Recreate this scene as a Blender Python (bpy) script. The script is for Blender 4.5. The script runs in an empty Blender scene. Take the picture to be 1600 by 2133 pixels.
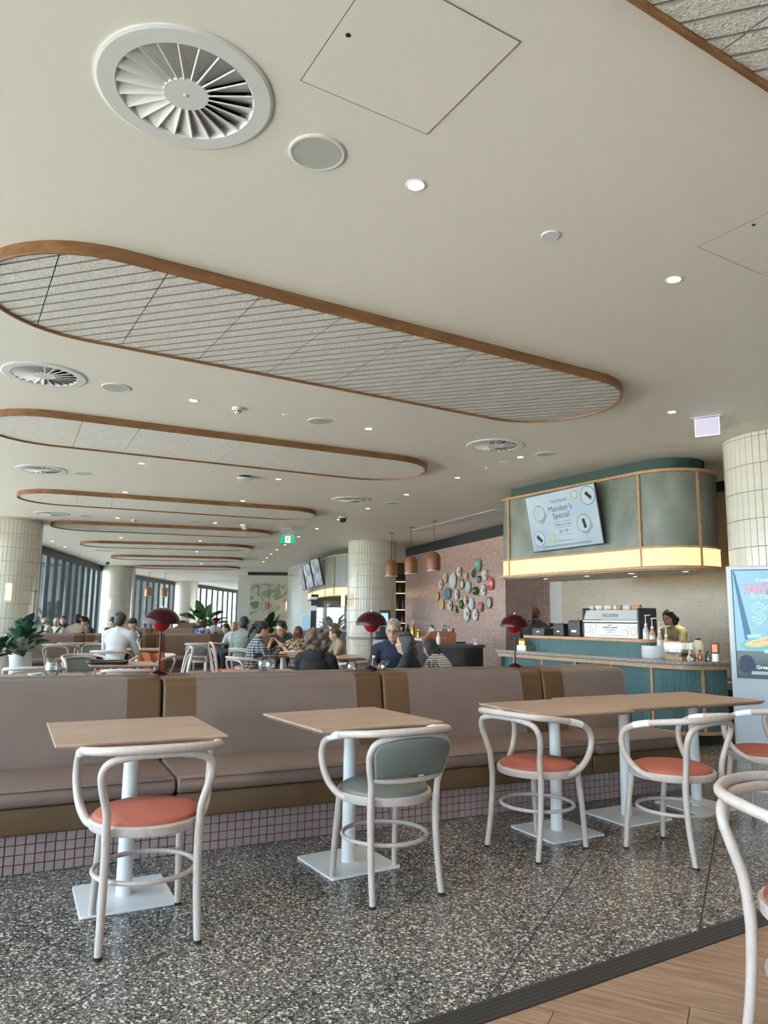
import bpy, bmesh, math, random
import numpy as np
from mathutils import Vector, Matrix
from mathutils.geometry import tessellate_polygon

random.seed(7)
sc = bpy.context.scene
col = sc.collection
PI = math.pi

# ------------------------------------------------------------------ camera
CAM_H, CEIL = 1.28, 3.38
FPX, PITCH, ROLL = 1511.0, math.radians(8.414), math.radians(0.74)
cam_d = bpy.data.cameras.new('camera')
cam = bpy.data.objects.new('camera', cam_d)
col.objects.link(cam)
_f = Vector((0, math.cos(PITCH), math.sin(PITCH)))
_u = Vector((0, -math.sin(PITCH), math.cos(PITCH)))
_r = Vector((1, 0, 0))
_r2 = math.cos(ROLL) * _r + math.sin(ROLL) * _u
_u2 = -math.sin(ROLL) * _r + math.cos(ROLL) * _u
cam.matrix_world = Matrix(((_r2.x, _u2.x, -_f.x, 0), (_r2.y, _u2.y, -_f.y, 0), (_r2.z, _u2.z, -_f.z, CAM_H), (0, 0, 0, 1)))
cam_d.sensor_fit = 'VERTICAL'
cam_d.sensor_height = 24.0
cam_d.lens = 24.0 * FPX / 2133.0
cam_d.clip_end = 400
sc.camera = cam

# ------------------------------------------------------------------ sky, exposure
world = bpy.data.worlds.new('sky'); sc.world = world; world.use_nodes = True
wn = world.node_tree; wn.nodes.clear()
_o = wn.nodes.new('ShaderNodeOutputWorld'); _b = wn.nodes.new('ShaderNodeBackground')
_tc = wn.nodes.new('ShaderNodeTexCoord'); _sx = wn.nodes.new('ShaderNodeSeparateXYZ'); _cr = wn.nodes.new('ShaderNodeValToRGB')
_mr = wn.nodes.new('ShaderNodeMapRange'); _mr.inputs[1].default_value = -0.25; _mr.inputs[2].default_value = 0.6
wn.links.new(_tc.outputs['Generated'], _sx.inputs[0]); wn.links.new(_sx.outputs['Z'], _mr.inputs[0])
wn.links.new(_mr.outputs[0], _cr.inputs[0]); wn.links.new(_cr.outputs[0], _b.inputs[0]); wn.links.new(_b.outputs[0], _o.inputs[0])
e = _cr.color_ramp.elements
e[0].position = 0.0; e[0].color = (0.74, 0.68, 0.60, 1)
e[1].position = 1.0; e[1].color = (0.58, 0.76, 1.0, 1)
for p_, c_ in ((0.27, (0.78, 0.75, 0.70, 1)), (0.31, (0.90, 0.94, 1.0, 1)), (0.55, (0.76, 0.87, 1.0, 1))):
    q = e.new(p_); q.color = c_
_b.inputs[1].default_value = 7.6
sc.view_settings.view_transform = 'Standard'
sc.view_settings.look = 'None'
sc.view_settings.gamma = 1.0
sc.view_settings.use_curve_mapping = False
sc.view_settings.exposure = 0.74
DOWN_W = 52.0          # watts of one ceiling downlight
try:
    sc.cycles.use_denoising = True
    sc.cycles.max_bounces = 5
    sc.cycles.diffuse_bounces = 3
    sc.cycles.glossy_bounces = 3
    sc.cycles.transmission_bounces = 3
    sc.cycles.transparent_max_bounces = 8
    sc.cycles.use_adaptive_sampling = True
    sc.cycles.adaptive_threshold = 0.15
    sc.cycles.adaptive_min_samples = 12
    sc.cycles.sample_clamp_indirect = 6.0
    sc.cycles.caustics_reflective = False
    sc.cycles.caustics_refractive = False
except Exception:
    pass

# ------------------------------------------------------------------ plan helpers
AL = math.radians(31.0)
AX = Vector((math.cos(AL), math.sin(AL), 0)); BX = Vector((-math.sin(AL), math.cos(AL), 0))
def P(a, b, z=0.0):
    v = AX * a + BX * b; v.z = z; return v
def ray(x, y):
    return _f * FPX + _r2 * (x - 800.0) - _u2 * (y - 1066.5)
C0 = Vector((0, 0, CAM_H))
def at(x, y, z):
    """point of the room at height z that the photograph shows at x, y"""
    d = ray(x, y); return C0 + d * ((z - CAM_H) / d.z)
def dep(x, y, Y):
    d = ray(x, y); return C0 + d * (Y / d.y)
def onplane(x, y, p0, n):
    d = ray(x, y); return C0 + d * ((Vector(p0) - C0).dot(n) / d.dot(n))

# ------------------------------------------------------------------ mesh builder
class MB:
    def __init__(s): s.v = []; s.f = []; s.m = []; s.mi = 0
    def add(s, vs, fs):
        o = len(s.v); s.v += [tuple(v) for v in vs]
        for f in fs: s.f.append(tuple(i + o for i in f)); s.m.append(s.mi)
        return s
    def box(s, c, d, rz=0.0, M=None):
        x, y, z = d[0] / 2, d[1] / 2, d[2] / 2
        vs = [Vector((sx * x, sy * y, sz * z)) for sz in (-1, 1) for sy in (-1, 1) for sx in (-1, 1)]
        R = M if M is not None else Matrix.Rotation(rz, 3, 'Z')
        vs = [R @ v + Vector(c) for v in vs]
        return s.add(vs, [(0, 2, 3, 1), (4, 5, 7, 6), (0, 1, 5, 4), (2, 6, 7, 3), (0, 4, 6, 2), (1, 3, 7, 5)])
    def bar(s, p0, p1, w, d, up=(0, 0, 1)):
        p0 = Vector(p0); p1 = Vector(p1); t = (p1 - p0).normalized(); up = Vector(up)
        if abs(t.dot(up)) > .98: up = Vector((0, 1, 0))
        a = t.cross(up).normalized(); b = a.cross(t)
        vs = [p + a * (i * w / 2) + b * (j * d / 2) for p in (p0, p1) for i, j in ((-1, -1), (1, -1), (1, 1), (-1, 1))]
        return s.add(vs, [(3, 2, 1, 0), (4, 5, 6, 7), (0, 1, 5, 4), (1, 2, 6, 5), (2, 3, 7, 6), (3, 0, 4, 7)])
    def prism(s, poly, z0, z1, cap0=True, cap1=True):
        n = len(poly)
        vs = [(p[0], p[1], z0) for p in poly] + [(p[0], p[1], z1) for p in poly]
        fs = [(i, (i + 1) % n, n + (i + 1) % n, n + i) for i in range(n)]
        if cap0: fs.append(tuple(range(n - 1, -1, -1)))
        if cap1: fs.append(tuple(range(n, 2 * n)))
        return s.add(vs, fs)
    def lathe(s, prof, n=24, c=(0, 0, 0), sx=1.0, sy=1.0, M=None):
        vs = []; fs = []; c = Vector(c); k = len(prof)
        for i in range(n):
            t = 2 * PI * i / n
            for r, z in prof:
                v = Vector((r * math.cos(t) * sx, r * math.sin(t) * sy, z))
                vs.append((M @ v if M is not None else v) + c)
        for i in range(n):
            j = (i + 1) % n
            for q in range(k - 1):
                fs.append((i * k + q, j * k + q, j * k + q + 1, i * k + q + 1))
        if prof[0][0] > 1e-6: fs.append(tuple(i * k for i in range(n - 1, -1, -1)))
        if prof[-1][0] > 1e-6: fs.append(tuple(i * k + k - 1 for i in range(n)))
        return s.add(vs, fs)
    def _side(s):
        s.f = [f for f in s.f if len(f) == 4]; s.m = [0] * len(s.f); s.mi = 1; return s
    def ring(s, prof, n=32, c=(0, 0, 0)):
        """closed profile swept round the z axis"""
        vs = []; fs = []; k = len(prof); c = Vector(c)
        for i in range(n):
            t = 2 * PI * i / n
            for r, z in prof: vs.append(Vector((r * math.cos(t), r * math.sin(t), z)) + c)
        for i in range(n):
            j = (i + 1) % n
            for q in range(k): fs.append((i * k + q, j * k + q, j * k + (q + 1) % k, i * k + (q + 1) % k))
        return s.add(vs, fs)
    def tube(s, pts, r, n=8, closed=False):
        pts = [Vector(p) for p in pts]; m = len(pts)
        rr = r if isinstance(r, (list, tuple)) else [r] * m
        T = []
        for i in range(m):
            a = pts[(i - 1) % m] if (closed or i > 0) else pts[i]
            b = pts[(i + 1) % m] if (closed or i < m - 1) else pts[i]
            T.append((b - a).normalized())
        ref = Vector((0, 0, 1)) if abs(T[0].z) < .9 else Vector((1, 0, 0))
        nrm = T[0].cross(ref).normalized(); vs = []
        for i in range(m):
            nrm = (nrm - T[i] * nrm.dot(T[i])).normalized(); b = T[i].cross(nrm)
            for k in range(n):
                t = 2 * PI * k / n
                vs.append(pts[i] + nrm * (rr[i] * math.cos(t)) + b * (rr[i] * math.sin(t)))
        fs = []
        for i in range(m if closed else m - 1):
            j = (i + 1) % m
            for k in range(n):
                l = (k + 1) % n
                fs.append((i * n + k, i * n + l, j * n + l, j * n + k))
        if not closed:
            fs.append(tuple(range(n - 1, -1, -1))); fs.append(tuple((m - 1) * n + k for k in range(n)))
        return s.add(vs, fs)
    def ell(s, c, r, n=12, m=8, M=None):
        c = Vector(c); vs = [Vector((0, 0, -1))]
        for j in range(1, m):
            ph = -PI / 2 + PI * j / m
            for i in range(n):
                t = 2 * PI * i / n
                vs.append(Vector((math.cos(ph) * math.cos(t), math.cos(ph) * math.sin(t), math.sin(ph))))
        vs.append(Vector((0, 0, 1)))
        out = []
        for v in vs:
            w = Vector((v.x * r[0], v.y * r[1], v.z * r[2]))
            out.append((M @ w if M is not None else w) + c)
        fs = [(0, 1 + (i + 1) % n, 1 + i) for i in range(n)]
        for j in range(m - 2):
            for i in range(n):
                k = (i + 1) % n
                fs.append((1 + j * n + i, 1 + j * n + k, 1 + (j + 1) * n + k, 1 + (j + 1) * n + i))
        t = len(out) - 1; b = 1 + (m - 2) * n
        fs += [(t, b + i, b + (i + 1) % n) for i in range(n)]
        return s.add(out, fs)
    def cap(s, p0, p1, r0, r1, n=10):
        p0 = Vector(p0); p1 = Vector(p1); t = (p1 - p0)
        t = t.normalized() if t.length > 1e-6 else Vector((0, 0, 1))
        pts = []; rr = []
        for k in (0.05, .4, .8): pts.append(p0 - t * r0 * math.cos(k * PI / 2)); rr.append(r0 * math.sin(k * PI / 2))
        pts.append(p0); rr.append(r0); pts.append(p1); rr.append(r1)
        for k in (.8, .4, 0.05): pts.append(p1 + t * r1 * math.cos(k * PI / 2)); rr.append(r1 * math.sin(k * PI / 2))
        return s.tube(pts, rr, n)
    def xf(s, M):
        s.v = [tuple(M @ Vector(v)) for v in s.v]; return s
    def mesh(s, name, mats, smooth=False):
        me = bpy.data.meshes.new(name); me.from_pydata(s.v, [], s.f)
        for m in (mats if isinstance(mats, (list, tuple)) else [mats]): me.materials.append(m)
        if any(s.m): me.polygons.foreach_set('material_index', s.m)
        if smooth:
            me.polygons.foreach_set('use_smooth', [True] * len(s.f))
        me.update(); return me
    def build(s, name, mats, parent=None, smooth=False, loc=None, rz=None, bev=0.0, bseg=2):
        o = bpy.data.objects.new(name, s.mesh(name, mats, smooth)); col.objects.link(o)
        if parent is not None: o.parent = parent
        if loc is not None: o.location = loc
        if rz is not None: o.rotation_euler = (0, 0, rz)
        if smooth == 'auto' or smooth:
            try: o.data.set_sharp_from_angle(angle=math.radians(40))
            except Exception: pass
        if bev:
            b = o.modifiers.new('bevel', 'BEVEL'); b.width = bev; b.segments = bseg; b.limit_method = 'ANGLE'; b.angle_limit = math.radians(35)
        return o

def tag(o, label=None, cat=None, group=None, kind=None):
    if label: o['label'] = label
    if cat: o['category'] = cat
    if group: o['group'] = group
    if kind: o['kind'] = kind
    return o
def empty(name, loc=(0, 0, 0), rz=0.0, label=None, cat=None, group=None, kind=None):
    o = bpy.data.objects.new(name, None); o.empty_display_size = .1; col.objects.link(o)
    o.location = loc; o.rotation_euler = (0, 0, rz)
    return tag(o, label, cat, group, kind)
def copy_tree(o, parent=None):
    c = o.copy(); col.objects.link(c); c.parent = parent
    for ch in list(o.children): copy_tree(ch, c)
    return c
def link_mesh(name, me, parent=None, loc=None, rz=None):
    o = bpy.data.objects.new(name, me); col.objects.link(o)
    if parent is not None: o.parent = parent
    if loc is not None: o.location = loc
    if rz is not None: o.rotation_euler = (0, 0, rz)
    return o
def spline(pts, n=6, closed=False):
    pts = [Vector(p) for p in pts]; m = len(pts); out = []
    for i in range(m if closed else m - 1):
        p1 = pts[i]; p2 = pts[(i + 1) % m]
        p0 = pts[(i - 1) % m] if (closed or i > 0) else p1 * 2 - p2
        p3 = pts[(i + 2) % m] if (closed or i < m - 2) else p2 * 2 - p1
        for k in range(n):
            t = k / n
            out.append(.5 * ((2 * p1) + (p2 - p0) * t + (2 * p0 - 5 * p1 + 4 * p2 - p3) * t * t + (3 * p1 - p0 - 3 * p2 + p3) * t ** 3))
    if not closed: out.append(pts[-1])
    return out
def clip(poly, n, d):
    """keep the side n.p <= d of a convex polygon"""
    out = []
    for i in range(len(poly)):
        p, q = poly[i], poly[(i + 1) % len(poly)]
        dp = n[0] * p[0] + n[1] * p[1] - d; dq = n[0] * q[0] + n[1] * q[1] - d
        if dp <= 0: out.append(p)
        if (dp < 0 < dq) or (dq < 0 < dp):
            t = dp / (dp - dq); out.append((p[0] + (q[0] - p[0]) * t, p[1] + (q[1] - p[1]) * t))
    return out
def rrect(x0, x1, y0, y1, r, n=6):
    if not isinstance(r, (list, tuple)): r = [r] * 4      # order: x0y0, x1y0, x1y1, x0y1
    out = []
    for (cx, cy, a0, rr) in ((x0, y0, PI, r[0]), (x1, y0, 1.5 * PI, r[1]), (x1, y1, 0, r[2]), (x0, y1, .5 * PI, r[3])):
        sx = 1 if cx == x0 else -1; sy = 1 if cy == y0 else -1
        if rr < 1e-5: out.append((cx, cy)); continue
        for k in range(n + 1):
            t = a0 + (PI / 2) * k / n
            out.append((cx + sx * rr + rr * math.cos(t), cy + sy * rr + rr * math.sin(t)))
    return [p for i, p in enumerate(out) if math.dist(p, out[i - 1]) > 1e-5]
def offset_poly(poly, d):
    """grow a counter-clockwise outline by d"""
    n = len(poly); out = []
    for i in range(n):
        p0, p1, p2 = Vector(poly[i - 1][:2]), Vector(poly[i][:2]), Vector(poly[(i + 1) % n][:2])
        a = (p1 - p0).normalized(); b = (p2 - p1).normalized()
        na = Vector((a.y, -a.x)); nb = Vector((b.y, -b.x)); m = (na + nb)
        m = m / max(.3, m.length_squared / 2) if m.length > 1e-6 else na
        out.append(tuple(p1 + m * d))
    return out

# ------------------------------------------------------------------ materials
def newmat(name):
    m = bpy.data.materials.new(name); m.use_nodes = True
    return m, m.node_tree, m.node_tree.nodes['Principled BSDF']
def mat(name, c, rough=.5, metal=0.0, spec=.5, coat=0.0, emit=None, es=0.0, noise=0.0, nscale=20.0, bump=0.0, bscale=60.0, trans=0.0, sheen=0.0, stretch=None):
    m, nt, b = newmat(name)
    b.inputs['Base Color'].default_value = (*c, 1); b.inputs['Roughness'].default_value = rough
    b.inputs['Metallic'].default_value = metal; b.inputs['Specular IOR Level'].default_value = spec
    b.inputs['Coat Weight'].default_value = coat
    if trans: b.inputs['Transmission Weight'].default_value = trans
    if sheen: b.inputs['Sheen Weight'].default_value = sheen
    if emit: b.inputs['Emission Color'].default_value = (*emit, 1); b.inputs['Emission Strength'].default_value = es
    tc = None
    def coord():
        nonlocal tc
        if tc is None:
            tc = nt.nodes.new('ShaderNodeTexCoord')
            if stretch:
                mp = nt.nodes.new('ShaderNodeMapping'); mp.inputs['Scale'].default_value = stretch
                nt.links.new(tc.outputs['Object'], mp.inputs[0]); tc = mp
        return tc.outputs[0] if stretch else tc.outputs['Object']
    if noise:
        nz = nt.nodes.new('ShaderNodeTexNoise'); nz.inputs['Scale'].default_value = nscale; nz.inputs['Detail'].default_value = 5
        nt.links.new(coord(), nz.inputs[0])
        r = nt.nodes.new('ShaderNodeValToRGB')
        r.color_ramp.elements[0].position = .3; r.color_ramp.elements[1].position = .7
        r.color_ramp.elements[0].color = (*[x * (1 - noise) for x in c], 1); r.color_ramp.elements[1].color = (*[min(1, x * (1 + noise)) for x in c], 1)
        nt.links.new(nz.outputs[0], r.inputs[0]); nt.links.new(r.outputs[0], b.inputs['Base Color'])
    if bump:
        nz = nt.nodes.new('ShaderNodeTexNoise'); nz.inputs['Scale'].default_value = bscale; nz.inputs['Detail'].default_value = 4
        nt.links.new(coord(), nz.inputs[0])
        bp = nt.nodes.new('ShaderNodeBump'); bp.inputs['Strength'].default_value = bump; bp.inputs['Distance'].default_value = .01
        nt.links.new(nz.outputs[0], bp.inputs['Height']); nt.links.new(bp.outputs[0], b.inputs['Normal'])
    return m
def emis(name, c, s):
    m, nt, b = newmat(name)
    b.inputs['Base Color'].default_value = (*[x * .15 for x in c], 1); b.inputs['Emission Color'].default_value = (*c, 1); b.inputs['Emission Strength'].default_value = s
    b.inputs['Roughness'].default_value = .4
    return m
def thin_glass(name, tint, gl=.08, rough=.02):
    m = bpy.data.materials.new(name); m.use_nodes = True; nt = m.node_tree; nt.nodes.clear()
    o = nt.nodes.new('ShaderNodeOutputMaterial'); mx = nt.nodes.new('ShaderNodeMixShader'); t = nt.nodes.new('ShaderNodeBsdfTransparent'); g = nt.nodes.new('ShaderNodeBsdfGlossy')
    f = nt.nodes.new('ShaderNodeLayerWeight'); f.inputs['Blend'].default_value = .35
    mr = nt.nodes.new('ShaderNodeMapRange'); mr.inputs[3].default_value = gl; mr.inputs[4].default_value = .75
    t.inputs[0].default_value = (*tint, 1); g.inputs['Roughness'].default_value = rough
    nt.links.new(f.outputs['Fresnel'], mr.inputs[0]); nt.links.new(mr.outputs[0], mx.inputs[0]); nt.links.new(t.outputs[0], mx.inputs[1]); nt.links.new(g.outputs[0], mx.inputs[2]); nt.links.new(mx.outputs[0], o.inputs[0])
    return m
def terrazzo():
    m, nt, b = newmat('terrazzo')
    tc = nt.nodes.new('ShaderNodeTexCoord')
    def vor(scale, feat='F1'):
        v = nt.nodes.new('ShaderNodeTexVoronoi'); v.inputs['Scale'].default_value = scale; v.feature = feat
        nt.links.new(tc.outputs['Object'], v.inputs['Vector']); return v
    v = vor(112); sp = nt.nodes.new('ShaderNodeSeparateColor'); nt.links.new(v.outputs['Color'], sp.inputs[0])
    r = nt.nodes.new('ShaderNodeValToRGB'); r.color_ramp.interpolation = 'CONSTANT'; es = r.color_ramp.elements
    es[0].position = 0; es[0].color = (.012, .012, .014, 1); es[1].position = .20; es[1].color = (.06, .055, .05, 1)
    for p_, c_ in ((.36, (.11, .105, .10, 1)), (.52, (.20, .185, .17, 1)), (.67, (.38, .355, .33, 1)), (.82, (.66, .62, .58, 1))):
        q = es.new(p_); q.color = c_
    nt.links.new(sp.outputs[0], r.inputs[0])
    d = vor(112, 'DISTANCE_TO_EDGE'); lt = nt.nodes.new('ShaderNodeMath'); lt.operation = 'LESS_THAN'; lt.inputs[1].default_value = .045
    nt.links.new(d.outputs['Distance'], lt.inputs[0])
    v2 = vor(290); sp2 = nt.nodes.new('ShaderNodeSeparateColor'); nt.links.new(v2.outputs['Color'], sp2.inputs[0])
    r2 = nt.nodes.new('ShaderNodeValToRGB'); r2.color_ramp.interpolation = 'CONSTANT'; es = r2.color_ramp.elements
    es[0].position = 0; es[0].color = (.03, .03, .03, 1); es[1].position = .4; es[1].color = (.13, .125, .12, 1); q = es.new(.75); q.color = (.36, .34, .31, 1)
    nt.links.new(sp2.outputs[0], r2.inputs[0])
    g = nt.nodes.new('ShaderNodeMath'); g.operation = 'GREATER_THAN'; g.inputs[1].default_value = .62; nt.links.new(sp.outputs[1], g.inputs[0])
    mxf = nt.nodes.new('ShaderNodeMath'); mxf.operation = 'MAXIMUM'; nt.links.new(lt.outputs[0], mxf.inputs[0]); nt.links.new(g.outputs[0], mxf.inputs[1])
    mx = nt.nodes.new('ShaderNodeMix'); mx.data_type = 'RGBA'
    nt.links.new(mxf.outputs[0], mx.inputs[0]); nt.links.new(r.outputs[0], mx.inputs[6]); nt.links.new(r2.outputs[0], mx.inputs[7])
    nt.links.new(mx.outputs[2], b.inputs['Base Color'])
    b.inputs['Roughness'].default_value = .2; b.inputs['Specular IOR Level'].default_value = .5
    return m
def wood(name, c0, c1, axis_scale=(1.2, 14, 14), rough=.45, bump=.05):
    m, nt, b = newmat(name)
    tc = nt.nodes.new('ShaderNodeTexCoord'); mp = nt.nodes.new('ShaderNodeMapping'); mp.inputs['Scale'].default_value = axis_scale
    nz = nt.nodes.new('ShaderNodeTexNoise'); nz.inputs['Scale'].default_value = 2.2; nz.inputs['Detail'].default_value = 8; nz.inputs['Distortion'].default_value = .6
    r = nt.nodes.new('ShaderNodeValToRGB'); r.color_ramp.elements[0].position = .32; r.color_ramp.elements[1].position = .68
    r.color_ramp.elements[0].color = (*c0, 1); r.color_ramp.elements[1].color = (*c1, 1)
    oi = nt.nodes.new('ShaderNodeObjectInfo'); ad = nt.nodes.new('ShaderNodeVectorMath'); ad.operation = 'ADD'
    mu = nt.nodes.new('ShaderNodeVectorMath'); mu.operation = 'SCALE'; mu.inputs['Scale'].default_value = 40
    nt.links.new(oi.outputs['Random'], mu.inputs[0]); nt.links.new(tc.outputs['Object'], mp.inputs[0]); nt.links.new(mp.outputs[0], ad.inputs[0]); nt.links.new(mu.outputs[0], ad.inputs[1])
    nt.links.new(ad.outputs[0], nz.inputs[0]); nt.links.new(nz.outputs[0], r.inputs[0]); nt.links.new(r.outputs[0], b.inputs['Base Color'])
    b.inputs['Roughness'].default_value = rough
    bp = nt.nodes.new('ShaderNodeBump'); bp.inputs['Strength'].default_value = bump; bp.inputs['Distance'].default_value = .004
    nt.links.new(nz.outputs[0], bp.inputs['Height']); nt.links.new(bp.outputs[0], b.inputs['Normal'])
    return m
def tilegrid(name, c, grout, pitch, gw=.06, rough=.25, var=.12):
    """small square tiles too far away to tell apart; object x/y = along the wall, z up"""
    m, nt, b = newmat(name)
    tc = nt.nodes.new('ShaderNodeTexCoord'); sep = nt.nodes.new('ShaderNodeSeparateXYZ'); nt.links.new(tc.outputs['Object'], sep.inputs[0])
    outs = []; cells = []
    for ax in ('X', 'Z'):
        dv = nt.nodes.new('ShaderNodeMath'); dv.operation = 'DIVIDE'; dv.inputs[1].default_value = pitch; nt.links.new(sep.outputs[ax], dv.inputs[0])
        fr = nt.nodes.new('ShaderNodeMath'); fr.operation = 'FRACT'; nt.links.new(dv.outputs[0], fr.inputs[0])
        fl = nt.nodes.new('ShaderNodeMath'); fl.operation = 'FLOOR'; nt.links.new(dv.outputs[0], fl.inputs[0]); cells.append(fl)
        lt = nt.nodes.new('ShaderNodeMath'); lt.operation = 'LESS_THAN'; lt.inputs[1].default_value = gw; nt.links.new(fr.outputs[0], lt.inputs[0]); outs.append(lt)
    mxm = nt.nodes.new('ShaderNodeMath'); mxm.operation = 'MAXIMUM'; nt.links.new(outs[0].outputs[0], mxm.inputs[0]); nt.links.new(outs[1].outputs[0], mxm.inputs[1])
    cb = nt.nodes.new('ShaderNodeCombineXYZ'); nt.links.new(cells[0].outputs[0], cb.inputs[0]); nt.links.new(cells[1].outputs[0], cb.inputs[1])
    wn_ = nt.nodes.new('ShaderNodeTexWhiteNoise'); nt.links.new(cb.outputs[0], wn_.inputs['Vector'])
    r = nt.nodes.new('ShaderNodeValToRGB'); r.color_ramp.elements[0].color = (*[x * (1 - var) for x in c], 1); r.color_ramp.elements[1].color = (*[min(1, x * (1 + var)) for x in c], 1)
    nt.links.new(wn_.outputs['Value'], r.inputs[0])
    mx = nt.nodes.new('ShaderNodeMix'); mx.data_type = 'RGBA'; mx.inputs[7].default_value = (*grout, 1)
    nt.links.new(mxm.outputs[0], mx.inputs[0]); nt.links.new(r.outputs[0], mx.inputs[6]); nt.links.new(mx.outputs[2], b.inputs['Base Color'])
    b.inputs['Roughness'].default_value = rough
    bp = nt.nodes.new('ShaderNodeBump'); bp.invert = True; bp.inputs['Strength'].default_value = .35; bp.inputs['Distance'].default_value = .003
    nt.links.new(mxm.outputs[0], bp.inputs['Height']); nt.links.new(bp.outputs[0], b.inputs['Normal'])
    return m
def pattern(name, kind, c0, c1, c2=None, scale=20.0, rough=.8):
    m, nt, b = newmat(name); tc = nt.nodes.new('ShaderNodeTexCoord')
    if kind == 'plaid':
        w = []
        for d in ('X', 'Z'):
            q = nt.nodes.new('ShaderNodeTexWave'); q.bands_direction = d; q.inputs['Scale'].default_value = scale; q.inputs['Distortion'].default_value = .4
            nt.links.new(tc.outputs['Object'], q.inputs[0]); w.append(q)
        ad = nt.nodes.new('ShaderNodeMath'); ad.operation = 'ADD'; nt.links.new(w[0].outputs['Fac'], ad.inputs[0]); nt.links.new(w[1].outputs['Fac'], ad.inputs[1])
        ml = nt.nodes.new('ShaderNodeMath'); ml.operation = 'MULTIPLY'; ml.inputs[1].default_value = .5; nt.links.new(ad.outputs[0], ml.inputs[0]); src = ml.outputs[0]; th = (.25, .55, .8)
    else:
        v = nt.nodes.new('ShaderNodeTexNoise'); v.inputs['Scale'].default_value = scale; v.inputs['Detail'].default_value = 2
        nt.links.new(tc.outputs['Object'], v.inputs[0]); src = v.outputs[0]; th = (.40, .48, .58)
    r = nt.nodes.new('ShaderNodeValToRGB'); r.color_ramp.interpolation = 'CONSTANT' if kind != 'plaid' else 'LINEAR'
    r.color_ramp.elements[0].position = th[0]; r.color_ramp.elements[0].color = (*c0, 1); r.color_ramp.elements[1].position = th[1]; r.color_ramp.elements[1].color = (*c1, 1)
    if c2: q = r.color_ramp.elements.new(th[2]); q.color = (*c2, 1)
    nt.links.new(src, r.inputs[0]); nt.links.new(r.outputs[0], b.inputs['Base Color']); b.inputs['Roughness'].default_value = rough
    return m

MT = {}
ORD = ['first', 'second', 'third', 'fourth', 'fifth', 'sixth', 'seventh', 'eighth', 'ninth', 'tenth', 'eleventh', 'twelfth', 'thirteenth', 'fourteenth', 'fifteenth']
MT['terrazzo'] = terrazzo()
MT['grout'] = mat('dark_grout', (.03, .03, .032), .7)
MT['strip'] = mat('dark_bronze_threshold', (.045, .042, .042), .45, .3)
MT['plank'] = wood('timber_look_tile', (.20, .115, .07), (.38, .245, .165), (1.6, 20, 20), .42)
MT['ceil'] = mat('ceiling_paint', (.81, .775, .72), .5)
MT['white_paint'] = mat('white_paint', (.78, .76, .72), .6)
MT['white_metal'] = mat('white_powder_coat', (.72, .73, .74), .35)
MT['grille'] = mat('speaker_mesh', (.50, .51, .48), .7, bump=.3, bscale=400)
MT['duct'] = mat('duct_grey', (.16, .15, .145), .7)
MT['black'] = mat('black_void', (.006, .006, .007), .8)
MT['oak'] = wood('oak_trim', (.19, .085, .030), (.30, .15, .058), (2, 9, 9), .4)
MT['oak_light'] = wood('oak_table', (.345, .235, .17), (.45, .325, .245), (1.0, 9, 9), .42, .03)
MT['oak_edge'] = wood('oak_rail', (.46, .26, .13), (.60, .36, .20), (2, 9, 9), .4)
MT['panel'] = mat('wood_wool_panel', (.75, .725, .70), .95, noise=.26, nscale=80, bump=.6, bscale=90)
MT['groove_shade'] = mat('painted_groove_shade', (.20, .18, .165), .95)  # shade of the panel grooves, painted dark on rib sides and backing
MT['leather'] = mat('taupe_leather', (.205, .153, .132), .42, noise=.05, nscale=5, bump=.06, bscale=240)
MT['brown'] = mat('brown_leather', (.118, .064, .028), .42, noise=.06, nscale=5, bump=.06, bscale=240)
MT['seam'] = mat('dark_seam', (.05, .035, .028), .8)
MT['tile_pink'] = mat('pale_pink_tile', (.30, .245, .245), .3, noise=.06, nscale=30)
MT['grout_red'] = mat('red_grout', (.22, .012, .02), .8)
MT['bentwood'] = mat('whitewashed_bentwood', (.49, .42, .385), .38, noise=.09, nscale=14, stretch=(6, 6, 1.5))
MT['terracotta'] = mat('terracotta_weave', (.40, .115, .075), .8, noise=.10, nscale=260, bump=.35, bscale=300)
MT['sage'] = mat('sage_vinyl', (.145, .158, .152), .45)
MT['foot'] = mat('black_rubber', (.012, .012, .012), .7)
MT['red_gloss'] = mat('burgundy_lacquer', (.038, .0015, .005), .10, spec=.3)
MT['red_bowl'] = mat('red_lacquer', (.30, .004, .012), .25)
MT['chrome'] = mat('chrome', (.7, .7, .7), .15, 1.0)
MT['steel'] = mat('brushed_steel', (.52, .52, .52), .28, 1.0)
MT['plaster'] = mat('sage_plaster', (.205, .224, .197), .36, noise=.30, nscale=3.4, bump=.05, bscale=9, stretch=(1, 1, .6))
MT['green_neck'] = mat('dark_green_paint', (.035, .075, .065), .55)
MT['teal'] = mat('teal_fluted_panel', (.058, .155, .165), .38)
MT['granite'] = mat('grey_granite', (.26, .255, .255), .25, noise=.75, nscale=85)
MT['lightbox'] = emis('warm_lightbox', (1.0, .66, .34), .85)
MT['lamp_on'] = emis('downlight_glow', (1.0, .86, .66), 28.0)
MT['sconce'] = emis('sconce_glow', (1.0, .60, .22), 2.6)
MT['pink_wall'] = tilegrid('pink_wall_tile', (.68, .455, .395), (.035, .028, .03), .05, .085)
MT['beige_wall'] = tilegrid('beige_wall_tile', (.27, .215, .135), (.66, .56, .42), .036, .13)
MT['grey_wall'] = tilegrid('grey_wall_tile', (.36, .37, .34), (.55, .52, .46), .05, .085)
MT['col_tile'] = mat('glazed_cream_tile', (.74, .71, .62), .12, noise=.05, nscale=6, bump=.22, bscale=26)
MT['col_grout'] = mat('column_grout', (.46, .44, .39), .9)
MT['col_base'] = mat('column_skirting', (.36, .355, .32), .5)
MT['dark_frame'] = mat('window_frame', (.016, .022, .026), .4)
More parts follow.
